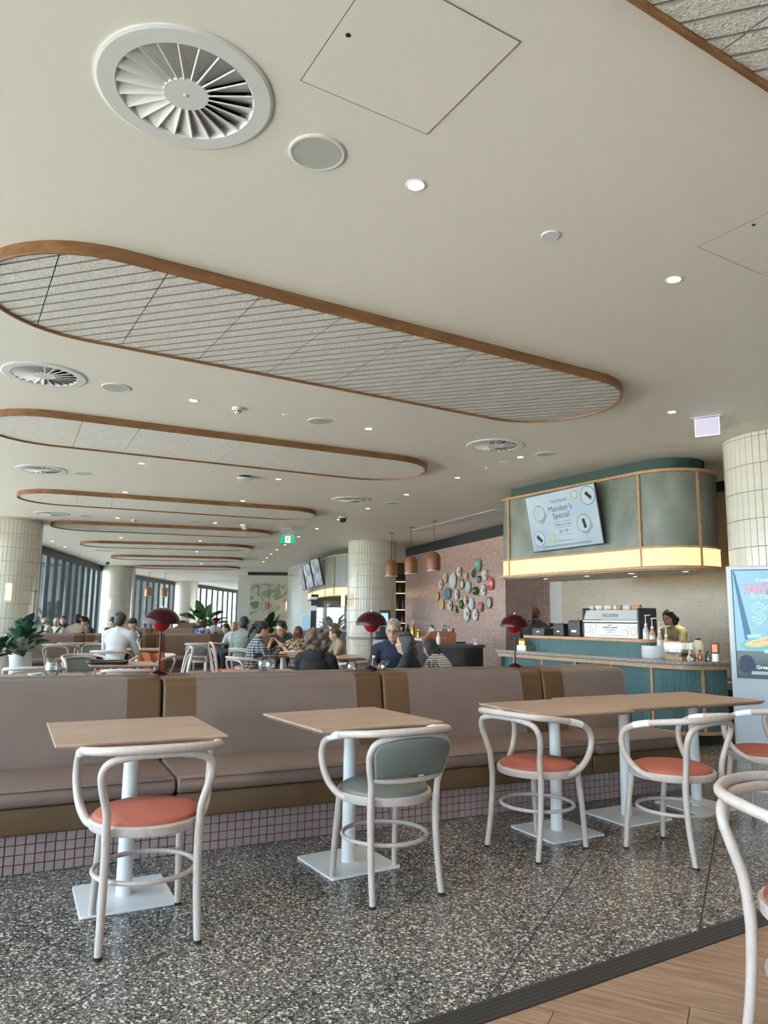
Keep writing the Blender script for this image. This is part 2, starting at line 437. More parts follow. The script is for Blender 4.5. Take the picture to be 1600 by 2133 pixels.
MT['fin'] = mat('window_fin', (.05, .068, .075), .45)
MT['glass'] = thin_glass('window_glass', (.89, .95, .95))
MT['tinted'] = thin_glass('tinted_window_glass', (.88, .95, .96))
MT['clear'] = thin_glass('clear_glass', (.93, .96, .97), .06)
MT['copper'] = mat('tan_lacquer', (.34, .135, .062), .25, coat=.3)
MT['blackplastic'] = mat('black_plastic', (.014, .014, .016), .4)
MT['charcoal'] = mat('charcoal_plastic', (.04, .045, .055), .45)
MT['bluewhite'] = mat('white_enamel', (.70, .73, .76), .22)
MT['screen_dark'] = mat('dark_screen', (.03, .035, .04), .12)
MT['cardboard'] = mat('kraft_board', (.42, .29, .18), .8)
MT['tan'] = mat('tan_leather', (.30, .115, .06), .5)
MT['pot'] = mat('white_planter', (.70, .70, .68), .5)
MT['soil'] = mat('soil', (.03, .02, .015), .95)
MT['leaf'] = mat('dark_leaf', (.018, .060, .022), .3, noise=.35, nscale=8)
MT['leaf2'] = mat('mid_leaf', (.035, .105, .022), .32, noise=.3, nscale=8)
MT['leaf3'] = mat('blue_green_leaf', (.04, .115, .095), .28, noise=.2, nscale=8)
MT['stem'] = mat('stem', (.10, .075, .03), .7)
MT['green_sign'] = emis('exit_green', (.0, .36, .19), .9)
MT['sign_white'] = emis('exit_white', (.85, .97, .93), 1.2)
MT['ink'] = mat('ink', (.012, .014, .02), .6)
# ================================================================== THE SETTING
def wall(name, p0, p1, z0, z1, m, thick=.12, kind='structure', parent=None):
    p0 = Vector((p0[0], p0[1], 0)); p1 = Vector((p1[0], p1[1], 0)); d = p1 - p0
    mb = MB().box((d.length / 2, -thick / 2, (z0 + z1) / 2), (d.length, thick, z1 - z0))
    o = mb.build(name, m, parent, loc=(p0.x, p0.y, 0), rz=math.atan2(d.y, d.x))
    if parent is None: tag(o, kind=kind)
    return o
# window line of the building, curving away on the left and behind the camera
WL = [(9.0, -12.5), (4.2, -8.0), (.6, -4.2), (-2.1, -.45), (-4.2, 3.15), (-6.15, 7.1), (-8.3, 12.0), (-9.75, 16.6), (-10.62, 22.4), (-12.0, 30.7), (-12.9, 36.9), (-12.75, 44.5), (-12.25, 47.4), (-11.3, 60.0)]
room = [(p[0], p[1]) for p in WL] + [(12.5, 60.0), (12.5, -12.5)]
room_ccw = room[::-1]

# ---- floor
floor_mb = MB()
floor_mb.add([(p[0], p[1], -.006) for p in room] + [(p[0], p[1], -.2) for p in room], [])
_tri = tessellate_polygon([[Vector((p[0], p[1], 0)) for p in room]])
floor_mb.f += [tuple(t) for t in _tri]; floor_mb.m += [0] * len(_tri)
floor = tag(floor_mb.build('floor', MT['terrazzo']), kind='structure')
fb = bmesh.new(); fb.from_mesh(floor.data)
bmesh.ops.delete(fb, geom=[v for v in fb.verts if not v.link_faces], context='VERTS')
bmesh.ops.recalc_face_normals(fb, faces=fb.faces)
if fb.faces[0].normal.z < 0: bmesh.ops.reverse_faces(fb, faces=fb.faces)
fb.to_mesh(floor.data); fb.free()
# terrazzo slabs, joints run at 63.3 degrees
SA = math.radians(63.3); SU = Vector((math.cos(SA), math.sin(SA))); SV = Vector((-math.sin(SA), math.cos(SA)))
S0 = at(1020, 2078, 0); u0 = S0.x * SU.x + S0.y * SU.y; v0 = S0.x * SV.x + S0.y * SV.y
PW, PL = .607, 1.214
BE = 2.115                                                  # edge of the terrazzo in room coordinates
jb = MB()
for i in range(-6, 5):
    for j in range(-1, 6):
        uu = u0 + j * PL + (.0 if i % 2 else .0); vv = v0 + i * PW; g = .0035
        poly = [(uu + g, vv + g), (uu + PL - g, vv + g), (uu + PL - g, vv + PW - g), (uu + g, vv + PW - g)]
        poly = [(SU.x * a + SV.x * b, SU.y * a + SV.y * b) for a, b in poly]
        poly = clip(poly, (-BX.x, -BX.y), -BE)
        if len(poly) < 3: continue
        c = sum((Vector(p) for p in poly), Vector((0, 0))) / len(poly)
        if c.x * BX.x + c.y * BX.y > 7.6 or c.x < -4.2 + .3 * abs(c.y - 3): continue
        MB().prism(poly, -.02, 0.0).build('terrazzo_slab', MT['terrazzo'], floor)
for i in range(-6, 6):
    v = v0 + i * PW; a = SU * (u0 - 1.4) + SV * v; b = SU * (u0 + 7.2) + SV * v
    if a.x * BX.x + a.y * BX.y < BE:
        d = b - a; t = (BE - (a.x * BX.x + a.y * BX.y)) / (d.x * BX.x + d.y * BX.y); a = a + d * t
    jb.bar((a.x, a.y, -.004), (b.x, b.y, -.004), .006, .006)
jb.build('joint_strip', MT['grout'], floor)
# dark threshold strip with fine ridges, timber-look planks on the near side
tm = MB(); p0 = P(-3, 2.06); p1 = P(9.5, 2.06)
tm.bar((p0.x, p0.y, -.004), (p1.x, p1.y, -.004), .11, .012)
for k in range(5):
    q0 = P(-3, 2.018 + .021 * k); q1 = P(9.5, 2.018 + .021 * k); tm.bar((q0.x, q0.y, .002), (q1.x, q1.y, .002), .019, .0025)
tag(tm.build('trim_1', MT['strip']), kind='structure')
PB = math.radians(-26.7); PU = Vector((math.cos(PB), math.sin(PB))); PV = Vector((-math.sin(PB), math.cos(PB)))
tf = MB(); q = [P(-1.5, -1.2), P(7, -1.2), P(7, 2.0), P(-1.5, 2.0)]
tf.prism([(p.x, p.y) for p in q], -.03, -.0045)
tfl = tag(tf.build('floor_timber', MT['grout']), kind='structure')
s0 = at(1376.9, 2015.6, 0); pv0 = s0.x * PV.x + s0.y * PV.y; e0 = at(1438, 2094, 0); pu0 = e0.x * PU.x + e0.y * PU.y
for i in range(-8, 3):
    for j in range(-4, 5):
        uu = pu0 + j * 1.2 + (i % 3) * .4 - .4; vv = pv0 + i * .25; g = .0015
        poly = [(uu + g, vv + g), (uu + 1.2 - g, vv + g), (uu + 1.2 - g, vv + .25 - g), (uu + g, vv + .25 - g)]
        poly = [(PU.x * a + PV.x * b, PU.y * a + PV.y * b) for a, b in poly]
        poly = clip(poly, (BX.x, BX.y), 2.003); poly = clip(poly, (-BX.x, -BX.y), 1.0) if len(poly) > 2 else []
        poly = clip(poly, (-AX.x, -AX.y), 1.0) if len(poly) > 2 else []
        poly = clip(poly, (AX.x, AX.y), 5.5) if len(poly) > 2 else []
        if len(poly) < 3: continue
        c = sum((Vector(p) for p in poly), Vector((0, 0))) / len(poly)
        R = Matrix.Rotation(-PB, 2); lp = [tuple(R @ (Vector(p) - c)) for p in poly]
        MB().prism(lp, -.014, 0.0).build('timber_plank', MT['plank'], tfl, loc=(c.x, c.y, 0), rz=PB)

# ---- ceiling with the openings of the air diffusers
DIFF = [(388, 193, 'large swirl air diffuser overhead, nearest to the square ceiling hatch'), (93, 781, 'swirl air diffuser beside the left end of the nearest long ceiling oval'), (1032, 928, 'swirl air diffuser in the ceiling before the green menu canopy'),
        (87, 978, 'swirl air diffuser at the left between the second and third ovals'), (732, 1041, 'swirl air diffuser above the tall tiled column'), (108, 1070, 'swirl air diffuser above the left tiled column'),
        (607, 1099, 'swirl air diffuser just before the green exit sign'), (545, 1132, 'swirl air diffuser at the right end of the fifth oval'), (217, 1147, 'swirl air diffuser beside the left end of the sixth oval'), (518, 1160, 'farthest swirl air diffuser, right of the last ovals')]
RD = .35
holes = []
for x, y, _l in DIFF:
    c = at(x, y, CEIL); holes.append([Vector((c.x + .285 * math.cos(2 * PI * k / 28), c.y + .285 * math.sin(2 * PI * k / 28), 0)) for k in range(28)])
loops = [[Vector((p[0], p[1], 0)) for p in room]] + holes
tri = tessellate_polygon(loops); allp = [p for l in loops for p in l]
cm = MB(); cm.add([(p.x, p.y, CEIL) for p in allp], [tuple(t) for t in tri])
ceiling = cm.build('ceiling', MT['ceil']); tag(ceiling, kind='structure')
fb = bmesh.new(); fb.from_mesh(ceiling.data); bmesh.ops.recalc_face_normals(fb, faces=fb.faces)
if fb.faces[0].normal.z > 0: bmesh.ops.reverse_faces(fb, faces=fb.faces)
fb.to_mesh(ceiling.data); fb.free()
# roof slab above, so that no daylight leaks in through the openings
rm = MB(); rm.add([(p[0], p[1], CEIL + .45) for p in room], []); _t = tessellate_polygon([[Vector((p[0], p[1], 0)) for p in room]])
rm.f += [tuple(t) for t in _t]; rm.m += [0] * len(_t); tag(rm.build('ceiling_slab', MT['black']), kind='structure')
rs = MB()
for i in range(len(room)):
    a, b = room[i], room[(i + 1) % len(room)]; rs.add([(a[0], a[1], CEIL), (b[0], b[1], CEIL), (b[0], b[1], CEIL + .45), (a[0], a[1], CEIL + .45)], [(0, 1, 2, 3)])
rs.build('ceiling_edge', MT['white_paint'], ceiling)
# access hatches: flush panels inside a fine shadow gap
def hatch(corner_a, corner_b, size, key):
    g = MB(); g.ring([(0, 0), (0, 0), (0, 0)], 3) if False else None
    c = P(corner_a + size / 2, corner_b + size / 2, CEIL)
    f = MB()
    for s in (-1, 1):
        f.bar(P(-size / 2 - .002, s * size / 2), P(size / 2 + .002, s * size / 2), .003, .003)
        f.bar(P(s * size / 2, -size / 2 - .002), P(s * size / 2, size / 2 + .002), .003, .003)
    h = MB().box((0, 0, 0), (size - .004, size - .004, .003), AL).build('access_hatch', MT['ceil'], ceiling, loc=(c.x, c.y, CEIL - .0015))
    f.build('shadow_gap', mat('gap_grey', (.10, .09, .08), .9) if 'gap' not in MT else MT['gap'], h)
    k = MB().lathe([(.0, -.002), (.009, -.002), (.009, 0)], 12).build('key_hole', MT['black'], h, loc=(key[0] - c.x, key[1] - c.y, -.002))
MT['gap'] = mat('gap_grey', (.20, .19, .175), .9)
hatch(1.029, 1.790, .603, at(725, 71, CEIL))
hatch(3.467, 1.771, .603, at(1570, 467, CEIL))

# ---- windows
def window(n, p0, p1, bay, fins, zs=.10, zt=3.16, dfin=.24):
    p0 = Vector((*p0, 0)); p1 = Vector((*p1, 0)); d = p1 - p0; L = d.length; t = d.normalized()
    w = empty('window_%d' % n, p0, math.atan2(d.y, d.x), kind='structure')
    MB().box((L / 2, 0, zs / 2), (L, .14, zs)).build('bottom_rail', MT['dark_frame'], w)
    MB().box((L / 2, 0, (zt + CEIL) / 2), (L, .14, CEIL - zt)).build('top_rail', MT['dark_frame'], w)
    k = max(1, round(L / bay)); st = L / k
    mm = MB().box((0, 0, (zs + zt) / 2), (.06, .12, zt - zs)).mesh('mullion', MT['dark_frame'])
    pm = MB().box((0, 0, (zs + zt) / 2), (st - .06, .012, zt - zs)).mesh('pane', MT['tinted' if n >= 6 else 'glass'])
    fm = MB().box((0, dfin / 2 + .08, 1.64), (.05, dfin, 3.2)).mesh('fin', MT['fin'])
    for i in range(k + 1):
        link_mesh('mullion', mm, w, (i * st, 0, 0))
        if i < k:
            link_mesh('pane', pm, w, (i * st + st / 2, 0, 0))
        if fins: link_mesh('fin', fm, w, (i * st, 0, 0))
wall('wall_light_block', WL[1], WL[0], 0, CEIL, MT['white_paint']); wall('wall_light_block_return', WL[2], WL[1], 0, CEIL, MT['white_paint'])  # unseen walls added instead of windows, to dim the ceiling near the camera
for i in range(2, len(WL) - 1):
    fins = 7 <= i <= 10
    window(i - 1, WL[i], WL[i + 1], .95 if fins else (1.6 if i < 7 else 1.25), fins)

# ---- columns clad in tall glazed tiles
def tile_mesh(w, h, name='column_tile', m='col_tile'):
    b = .003; t = .006; x = w / 2; z = h / 2
    vs = [(-x, 0, -z), (x, 0, -z), (x, 0, z), (-x, 0, z), (-x + b, -t, -z + b), (x - b, -t, -z + b), (x - b, -t, z - b), (-x + b, -t, z - b)]
    mb = MB().add(vs, [(4, 5, 6, 7), (0, 1, 5, 4), (1, 2, 6, 5), (2, 3, 7, 6), (3, 0, 4, 7)])
    return mb
def column(c, R, label, single, sconces, ntile=52, ledge=True, zlow=0.0):
    root = empty('tiled_column', (c[0], c[1], 0), 0, label, 'column', 'tiled columns')
    MB().lathe([(R - .012, 0), (R - .012, CEIL)], 52).build('core', MT['col_grout'], root, smooth=True)
    tw = 2 * PI * R / ntile; top = CEIL - .046; rows = []
    rows.append((CEIL - .001, CEIL - .046 + .001))
    z = top
    while z > zlow + .02: rows.append((z - .002, max(zlow, z - .305) + .002)); z -= .305
    face = math.atan2(-c[1], -c[0]); cache = {}
    field = MB(); cnt = 0
    for z1, z0 in rows:
        h = z1 - z0; key = round(h, 3)
        if key not in cache: cache[key] = tile_mesh(tw - .002, h).mesh('column_tile', MT['col_tile'])
        for k in range(ntile):
            a = 2 * PI * k / ntile; da = (a - face + PI) % (2 * PI) - PI
            if single and abs(da) < 1.75 and z0 > 1.6:
                o = link_mesh('column_tile', cache[key], root, (R * math.cos(a), R * math.sin(a), (z0 + z1) / 2)); j = random.uniform(-.012, .012)
                o.rotation_euler = (random.uniform(-.006, .006), 0, a + PI / 2 + j); cnt += 1
            elif abs(da) < 2.0:
                mb = tile_mesh(tw - .002, h); M = Matrix.Translation((R * math.cos(a), R * math.sin(a), (z0 + z1) / 2)) @ Matrix.Rotation(a + PI / 2 + random.uniform(-.02, .02), 4, 'Z') @ Matrix.Rotation(random.uniform(-.006, .006), 4, 'X')
                field.add([M @ Vector(v) for v in mb.v], mb.f)
    tag(field.build('tile_field', MT['col_tile'], root), kind='stuff')
    if ledge: MB().ring([(R - .01, .74), (R + .022, .74), (R + .022, .80), (R - .01, .82)], 48).build('ledge_band', MT['col_base'], root)
    return root
def sconce(p, c, label):
    d = Vector((p[0] - c[0], p[1] - c[1], 0)).normalized(); rz = math.atan2(d.y, d.x) - PI / 2
    s = empty('wall_sconce', p, rz, label, 'lamp', 'amber column sconces')
    MB().box((0, .012, 0), (.09, .024, .30)).build('back_plate', MT['oak_edge'], s)
    MB().box((0, .05, 0), (.11, .07, .36)).build('diffuser', MT['sconce'], s, bev=.008)
    return s
CR = (4.575, 8.13); CC = (-.31, 19.95); CL1 = (-8.41, 16.25); CL2 = (-11.3, 31.1); CL3 = (-11.85, 44.0)
column(CR, .62, 'large cream tiled column at right behind the advertising totem', True, [], 50)
column(CC, .66, 'cream tiled column standing beside the pink tiled wall', False, [])
column(CL1, .66, 'cream tiled column at far left behind the potted plants', False, [])
column(CL2, .66, 'second cream tiled column from the left between the dark windows', False, [])
column(CL3, .66, 'third cream tiled column from the left, beyond two hanging pendants', False, [])
sconce((dep(17, 1233, 15.75)), CL1, 'amber wall sconce on the leftmost tiled column')
sconce((dep(229, 1258, 30.5)), CL2, 'amber wall sconce on the second column from the left')
sconce((dep(718, 1250, 19.6)), CC, 'amber wall sconce on left side of the column by the pink wall')

# ---- pink tiled wall with its dark band, the return, the white jamb and the beige wall of the coffee bar
K1 = (.657, 21.5); K2 = (2.63, 15.64); K3 = (3.655, 15.985); K4 = (4.0, 15.6)
wp = wall('wall_pink', K2, K1, 0, 3.12, MT['pink_wall'])
wall('band', K2, K1, 3.12, CEIL - .01, MT['dark_frame'], .10, parent=None)['kind'] = 'structure'
bpy.data.objects['band'].name = 'trim_2'
wall('wall_pink_return', K3, K2, 0, CEIL, MT['pink_wall'])
wall('door_1', K4, K3, 0, CEIL, MT['white_paint'])
W5 = P(9.75, 9.83); W6 = P(9.75, 3.2)
wall('wall_beige', (W6.x, W6.y), (W5.x, W5.y), 0, 3.22, MT['beige_wall'], -.12 if False else .12)
o = wall('trim_3', (W6.x, W6.y), (W5.x, W5.y), 3.22, CEIL - .005, MT['dark_frame'], .11)
wall('wall_right', (12.4, -12.4), (12.4, 30.0), 0, CEIL, MT['white_paint'])
wall('wall_kitchen', (12.4, 22.5), (1.2, 22.5), 0, CEIL, MT['white_paint'])
q = P(9.75, 3.2); wall('wall_entry', (12.3, q.y - .4), (q.x + .1, q.y), 0, CEIL, MT['white_paint'])
# far end
wall('wall_far', (-4.15, 33.9), (-6.75, 33.9), 0, CEIL - .14, MT['white_paint'])
wall('trim_4', (-4.15, 33.88), (-6.3, 33.88), CEIL - .14, CEIL - .002, MT['dark_frame'])
wall('wall_end', (12.4, 59.5), (-11.2, 59.5), 0, CEIL, MT['white_paint'])
# curved grey tiled wall beside the mural
cw = MB(); pts = [(-4.25, 33.5), (-4.1, 31.2), (-3.7, 29.6), (-3.05, 28.4), (-2.2, 27.7)]
pts = [(p.x, p.y) for p in spline([(a, b, 0) for a, b in pts], 5)]
for a, b in zip(pts[:-1], pts[1:]): cw.add([(a[0], a[1], 0), (b[0], b[1], 0), (b[0], b[1], CEIL), (a[0], a[1], CEIL)], [(0, 1, 2, 3)])
o = tag(cw.build('wall_curved', MT['grey_wall'], smooth=True), kind='structure')
sconce(dep(598, 1262, 33.6), (-4.6, 36), 'small amber sconce right of the painted mural')
wall('wall_grill', (.9, 27.2), (-2.3, 27.6), 0, CEIL, MT['beige_wall'])
# mural
mu, nt, b_ = newmat('mural_paint')
tc = nt.nodes.new('ShaderNodeTexCoord'); nz = nt.nodes.new('ShaderNodeTexNoise'); nz.inputs['Scale'].default_value = 1.15; nz.inputs['Detail'].default_value = 1.2; nz.inputs['Distortion'].default_value = .5
rp = nt.nodes.new('ShaderNodeValToRGB'); rp.color_ramp.interpolation = 'CONSTANT'; es = rp.color_ramp.elements
es[0].position = 0; es[0].color = (.46, .27, .20, 1); es[1].position = .36; es[1].color = (.60, .48, .38, 1)
for p_, c_ in ((.43, (.66, .62, .52, 1)), (.53, (.34, .42, .30, 1)), (.59, (.66, .64, .50, 1)), (.68, (.20, .30, .22, 1))):
    q = es.new(p_); q.color = c_
nt.links.new(tc.outputs['Object'], nz.inputs[0]); nt.links.new(nz.outputs[0], rp.inputs[0]); nt.links.new(rp.outputs[0], b_.inputs['Base Color']); b_.inputs['Roughness'].default_value = .7
mr = empty('mural', (-5.28, 33.85, .55), 0, 'painted mural in cream, sage and rust on the far wall', 'mural')
for k in (-1, 1): MB().box((k * .44, 0, 1.15), (.86, .03, 2.3)).build('mural_panel', mu, mr)

# ================================================================== CEILING FITTINGS
def diffuser(x, y, label):
    c = at(x, y, CEIL); r = empty('air_diffuser', (c.x, c.y, CEIL), 0, label, 'air vent', 'swirl air diffusers')
    return r
dproto = {}
def diffuser_parts(r):
    if not dproto:
        dproto['ring'] = MB().ring([(RD, -.0005), (RD, -.007), (RD - .012, -.012), (.272, -.012), (.266, -.006), (.266, .05), (.280, .05), (.284, -.0005)], 56).mesh('rim', MT['white_metal'])
        dproto['plenum'] = MB().lathe([(.283, .0), (.283, .15)], 28)._side().lathe([(.283, .15), (.283, .20), (.0, .20)], 28).mesh('plenum', [MT['duct'], MT['black']])
        dproto['hub'] = MB().lathe([(.0, -.012), (.088, -.012), (.092, -.008), (.092, .03), (0, .03)], 32).mesh('hub', MT['white_metal'])
        dproto['knob'] = MB().lathe([(.0, -.0145), (.009, -.0145), (.011, -.012), (.011, -.011)], 14).mesh('knob', MT['white_metal'], True)
        v = MB(); t = .003
        # one blade: lower edge level with the rim, upper edge swept sideways
        lo0, lo1 = Vector((.088, .0, -.010)), Vector((.268, .0, -.010)); hi0, hi1 = Vector((.088, .040, .020)), Vector((.250, .112, .042))
        nrm = Vector((0, .8, -.6))
        vs = [lo0, lo1, hi1, hi0]; vs = vs + [p + nrm * .006 for p in vs]
        v.add(vs, [(0, 1, 2, 3), (7, 6, 5, 4), (0, 4, 5, 1), (1, 5, 6, 2), (2, 6, 7, 3), (3, 7, 4, 0)])
        dproto['vane'] = v.mesh('vane', MT['white_metal'])
    link_mesh('rim', dproto['ring'], r); link_mesh('plenum', dproto['plenum'], r); h = link_mesh('hub', dproto['hub'], r); link_mesh('knob', dproto['knob'], h)
    for k in range(22): link_mesh('vane', dproto['vane'], r, (0, 0, 0), 2 * PI * k / 22)
for x, y, l in DIFF: diffuser_parts(diffuser(x, y, l))

spk_ring = MB().ring([(.130, 0), (.130, -.006), (.122, -.009), (.113, -.008), (.113, 0)], 40).mesh('rim', MT['white_metal'])
spk_mesh = MB().lathe([(0, -.0065), (.112, -.0065), (.112, 0)], 36).mesh('grille', MT['grille'])
for x, y, l in [(661, 318, 'round ceiling speaker right of the nearest air diffuser'), (242, 807, 'round ceiling speaker beside the left air diffuser'), (666, 877, 'small round ceiling speaker above the second oval'), (1137, 946, 'round ceiling speaker before the green menu canopy'),
                (172, 986, 'round ceiling speaker left of the third oval'), (178, 1075, 'round ceiling speaker near the left tiled column'), (407, 1087, 'round ceiling speaker between the third and fourth ovals'), (818, 1048, 'round ceiling speaker behind the tiled column diffuser'), (650, 1111, 'round ceiling speaker right of the green exit sign')]:
    c = at(x, y, CEIL); r = empty('ceiling_speaker', (c.x, c.y, CEIL), 0, l, 'speaker', 'round ceiling speakers')
    link_mesh('rim', spk_ring, r); link_mesh('grille', spk_mesh, r)

DL = [(866, 385, 'bright round downlight below the square ceiling hatch'), (1404, 582, 'round downlight at the upper right, left of the second hatch'), (1400, 858, 'round downlight beside the clear exit sign at right'), (403, 834, 'round downlight between first oval and smoke detector'), (768, 893, 'round downlight between first and second oval at centre'),
      (295, 965, 'round downlight below the second oval at left'), (580, 998, 'round downlight right of the white access point'), (953, 995, 'round downlight below the right diffuser'), (1084, 952, 'round downlight left of the right-hand speaker'), (847, 1030, 'round downlight right of the column diffuser'), (766, 1059, 'round downlight below the column diffuser'), (706, 1082, 'round downlight left of the dome camera'),
      (261, 1025, 'round downlight above the third oval at left'), (506, 1043, 'round downlight above the third oval at right'), (245, 1079, 'round downlight above the fourth oval at left'), (448, 1089, 'round downlight above the fourth oval at right'), (660, 1101, 'round downlight right of the fourth diffuser'), (622, 1118, 'round downlight right beside the green exit sign'), (594, 1135, 'round downlight below the green exit sign'),
      (252, 1120, 'round downlight above the fifth oval at left'), (417, 1126, 'round downlight above the fifth oval at right'), (577, 1145, 'round downlight below the exit sign, second of the row'), (410, 1149, 'round downlight above the sixth oval'), (266, 1142, 'round downlight left of the sixth oval'), (565, 1154, 'round downlight below the exit sign, third of the row'), (556, 1162, 'round downlight below the exit sign, fourth of the row'),
      (549, 1170, 'round downlight far along the right row, fifth below the exit sign'), (136, 1139, 'round downlight beside the dark windows at left'), (109, 1127, 'round downlight right of the left tiled column'), (420, 1174, 'tiny round downlight above the farthest ovals')]
OFF = [P(1.2, -.6), P(3.4, -.9), P(5.6, .9), P(-.9, 2.9), P(-.2, -.4), P(7.4, 2.2), P(-1.6, 1.2)]
dl_ring = MB().ring([(.050, 0), (.050, -.004), (.045, -.006), (.040, -.004), (.036, .0), (.036, .0005)], 28).mesh('rim', MT['white_metal'], True)
dl_lens = MB().lathe([(0, -.0025), (.034, -.0025), (.034, -.0005)], 24).mesh('lens', MT['lamp_on'])
spot = bpy.data.lights.new('downlight_beam', 'SPOT'); spot.energy = DOWN_W; spot.color = (1.0, .74, .50); spot.spot_size = math.radians(105); spot.spot_blend = .9; spot.shadow_soft_size = .035
def downlight(c, label, z=CEIL, beam=True, en=None):
    r = empty('downlight', (c.x, c.y, z), 0, label, 'downlight', 'recessed ceiling downlights')
    link_mesh('rim', dl_ring, r); link_mesh('lens', dl_lens, r)
    if beam:
        s = bpy.data.objects.new('beam', spot); col.objects.link(s); s.parent = r; s.location = (0, 0, -.02)
for x, y, l in DL: downlight(at(x, y, CEIL), l)
for i, c in enumerate(OFF): downlight(c, 'recessed downlight in the ceiling over the near seating, outside the view')

# long timber-framed acoustic ovals, fanning out along the curve of the building
GA = math.radians(-17.3 - 0)
def oval(c0, c1, w, label, detail, first=False, jt=None):
    c0 = Vector((c0[0], c0[1])); c1 = Vector((c1[0], c1[1])); d = c1 - c0; L = d.length; rz = math.atan2(d.y, d.x); r = w / 2
    root = empty('acoustic_oval', (c0.x, c0.y, CEIL), rz, label, 'ceiling panel', 'timber framed ceiling ovals')
    n = 24 if detail else 14
    def stad(rr):
        return [(L + rr * math.cos(t), rr * math.sin(t)) for t in [(-.5 + k / n) * PI for k in range(n + 1)]] + [(rr * math.cos(t), rr * math.sin(t)) for t in [(.5 + k / n) * PI for k in range(n + 1)]]
    so, si, so2 = stad(r), stad(r - .022), stad(r - .004); m = len(so)
    vs = [(x, y, .001) for x, y in so] + [(x, y, -.072) for x, y in so] + [(x, y, -.076) for x, y in so2] + [(x, y, -.076) for x, y in stad(r - .019)] + [(x, y, -.072) for x, y in si] + [(x, y, .001) for x, y in si]
    fs = []
    for k in range(m):
        j = (k + 1) % m
        for q in range(5): fs.append((q * m + k, (q + 1) * m + k, (q + 1) * m + j, q * m + j))
    MB().add(vs, fs).build('timber_frame', MT['oak'], root, smooth=True)
    body = stad(r - .024)
    cuts = [-9] + (jt if jt else [k * .59 - .34 for k in range(1, int((L + 2 * r) / .59))]) + [L + 9]
    gd = GA - rz; gn = (-math.sin(gd), math.cos(gd))
    for a, b in zip(cuts[:-1], cuts[1:]):
        pc = clip(body, (-1, 0), -(a + .003)); pc = clip(pc, (1, 0), b - .003) if len(pc) > 2 else []
        if len(pc) < 3: continue
        mb = MB()
        if detail:
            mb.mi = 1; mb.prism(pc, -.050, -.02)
            ds = [gn[0] * p[0] + gn[1] * p[1] for p in pc]; s = .105; k0 = math.floor(min(ds) / s)
            for k in range(k0, math.ceil(max(ds) / s) + 1):
                st = clip(pc, (-gn[0], -gn[1]), -(k * s + .0035)); st = clip(st, gn, k * s + s - .0035) if len(st) > 2 else []
                if len(st) < 3: continue
                ar = abs(sum(st[i][0] * st[(i + 1) % len(st)][1] - st[(i + 1) % len(st)][0] * st[i][1] for i in range(len(st)))) / 2
                if ar < 2e-4: continue
                # each rib is a shallow wedge, thick on its far edge
                nn = len(st); zz = [-.060 + .006 * ((gn[0] * p[0] + gn[1] * p[1]) - k * s) / s for p in st]
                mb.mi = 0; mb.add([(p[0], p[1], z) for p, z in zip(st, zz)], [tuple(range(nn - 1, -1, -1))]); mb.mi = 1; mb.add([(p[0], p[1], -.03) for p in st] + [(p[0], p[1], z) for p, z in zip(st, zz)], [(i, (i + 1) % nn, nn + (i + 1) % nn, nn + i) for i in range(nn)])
        else:
            mb.prism(pc, -.056, -.02)
        mb.build('acoustic_panel', [MT['panel'], MT['groove_shade']], root)
    return root
q0, q1 = P(.74, 4.88), P(4.62, 4.86)
oval(q0, q1, 1.45, 'nearest long oval of grey acoustic panel with timber frame, spanning the ceiling', True, jt=[-.34, .25, .84, 1.43, 2.02, 2.61, 3.2, 3.79, 4.38])
oval(P(.8, .69), P(4.75, .69), 1.45, 'timber framed ceiling oval cut off by the upper right corner', True)
def oval_ends(l, r_, label, w=1.45):
    a, b = at(l[0], l[1], CEIL - .07), at(r_[0], r_[1], CEIL - .07); d = (b - a).normalized(); oval(a + d * w / 2, b - d * w / 2, w, label, False)
e2r = at(874, 990, CEIL - .07); d2 = Vector((math.cos(math.radians(27)), math.sin(math.radians(27)), 0))
oval(e2r - d2 * 4.75, e2r - d2 * .72, 1.45, 'second timber framed ceiling oval, reaching the left edge', False)
oval_ends((34, 1035), (655, 1077), 'third timber framed ceiling oval, below the white access point')
oval_ends((105, 1096), (567, 1116), 'fourth timber framed ceiling oval, left of the exit sign')
oval_ends((168, 1135), (527, 1144), 'fifth timber framed ceiling oval')
oval_ends((232, 1162), (507, 1168), 'sixth timber framed ceiling oval')
oval_ends((280, 1182), (500, 1185), 'farthest timber framed ceiling oval, a thin line')

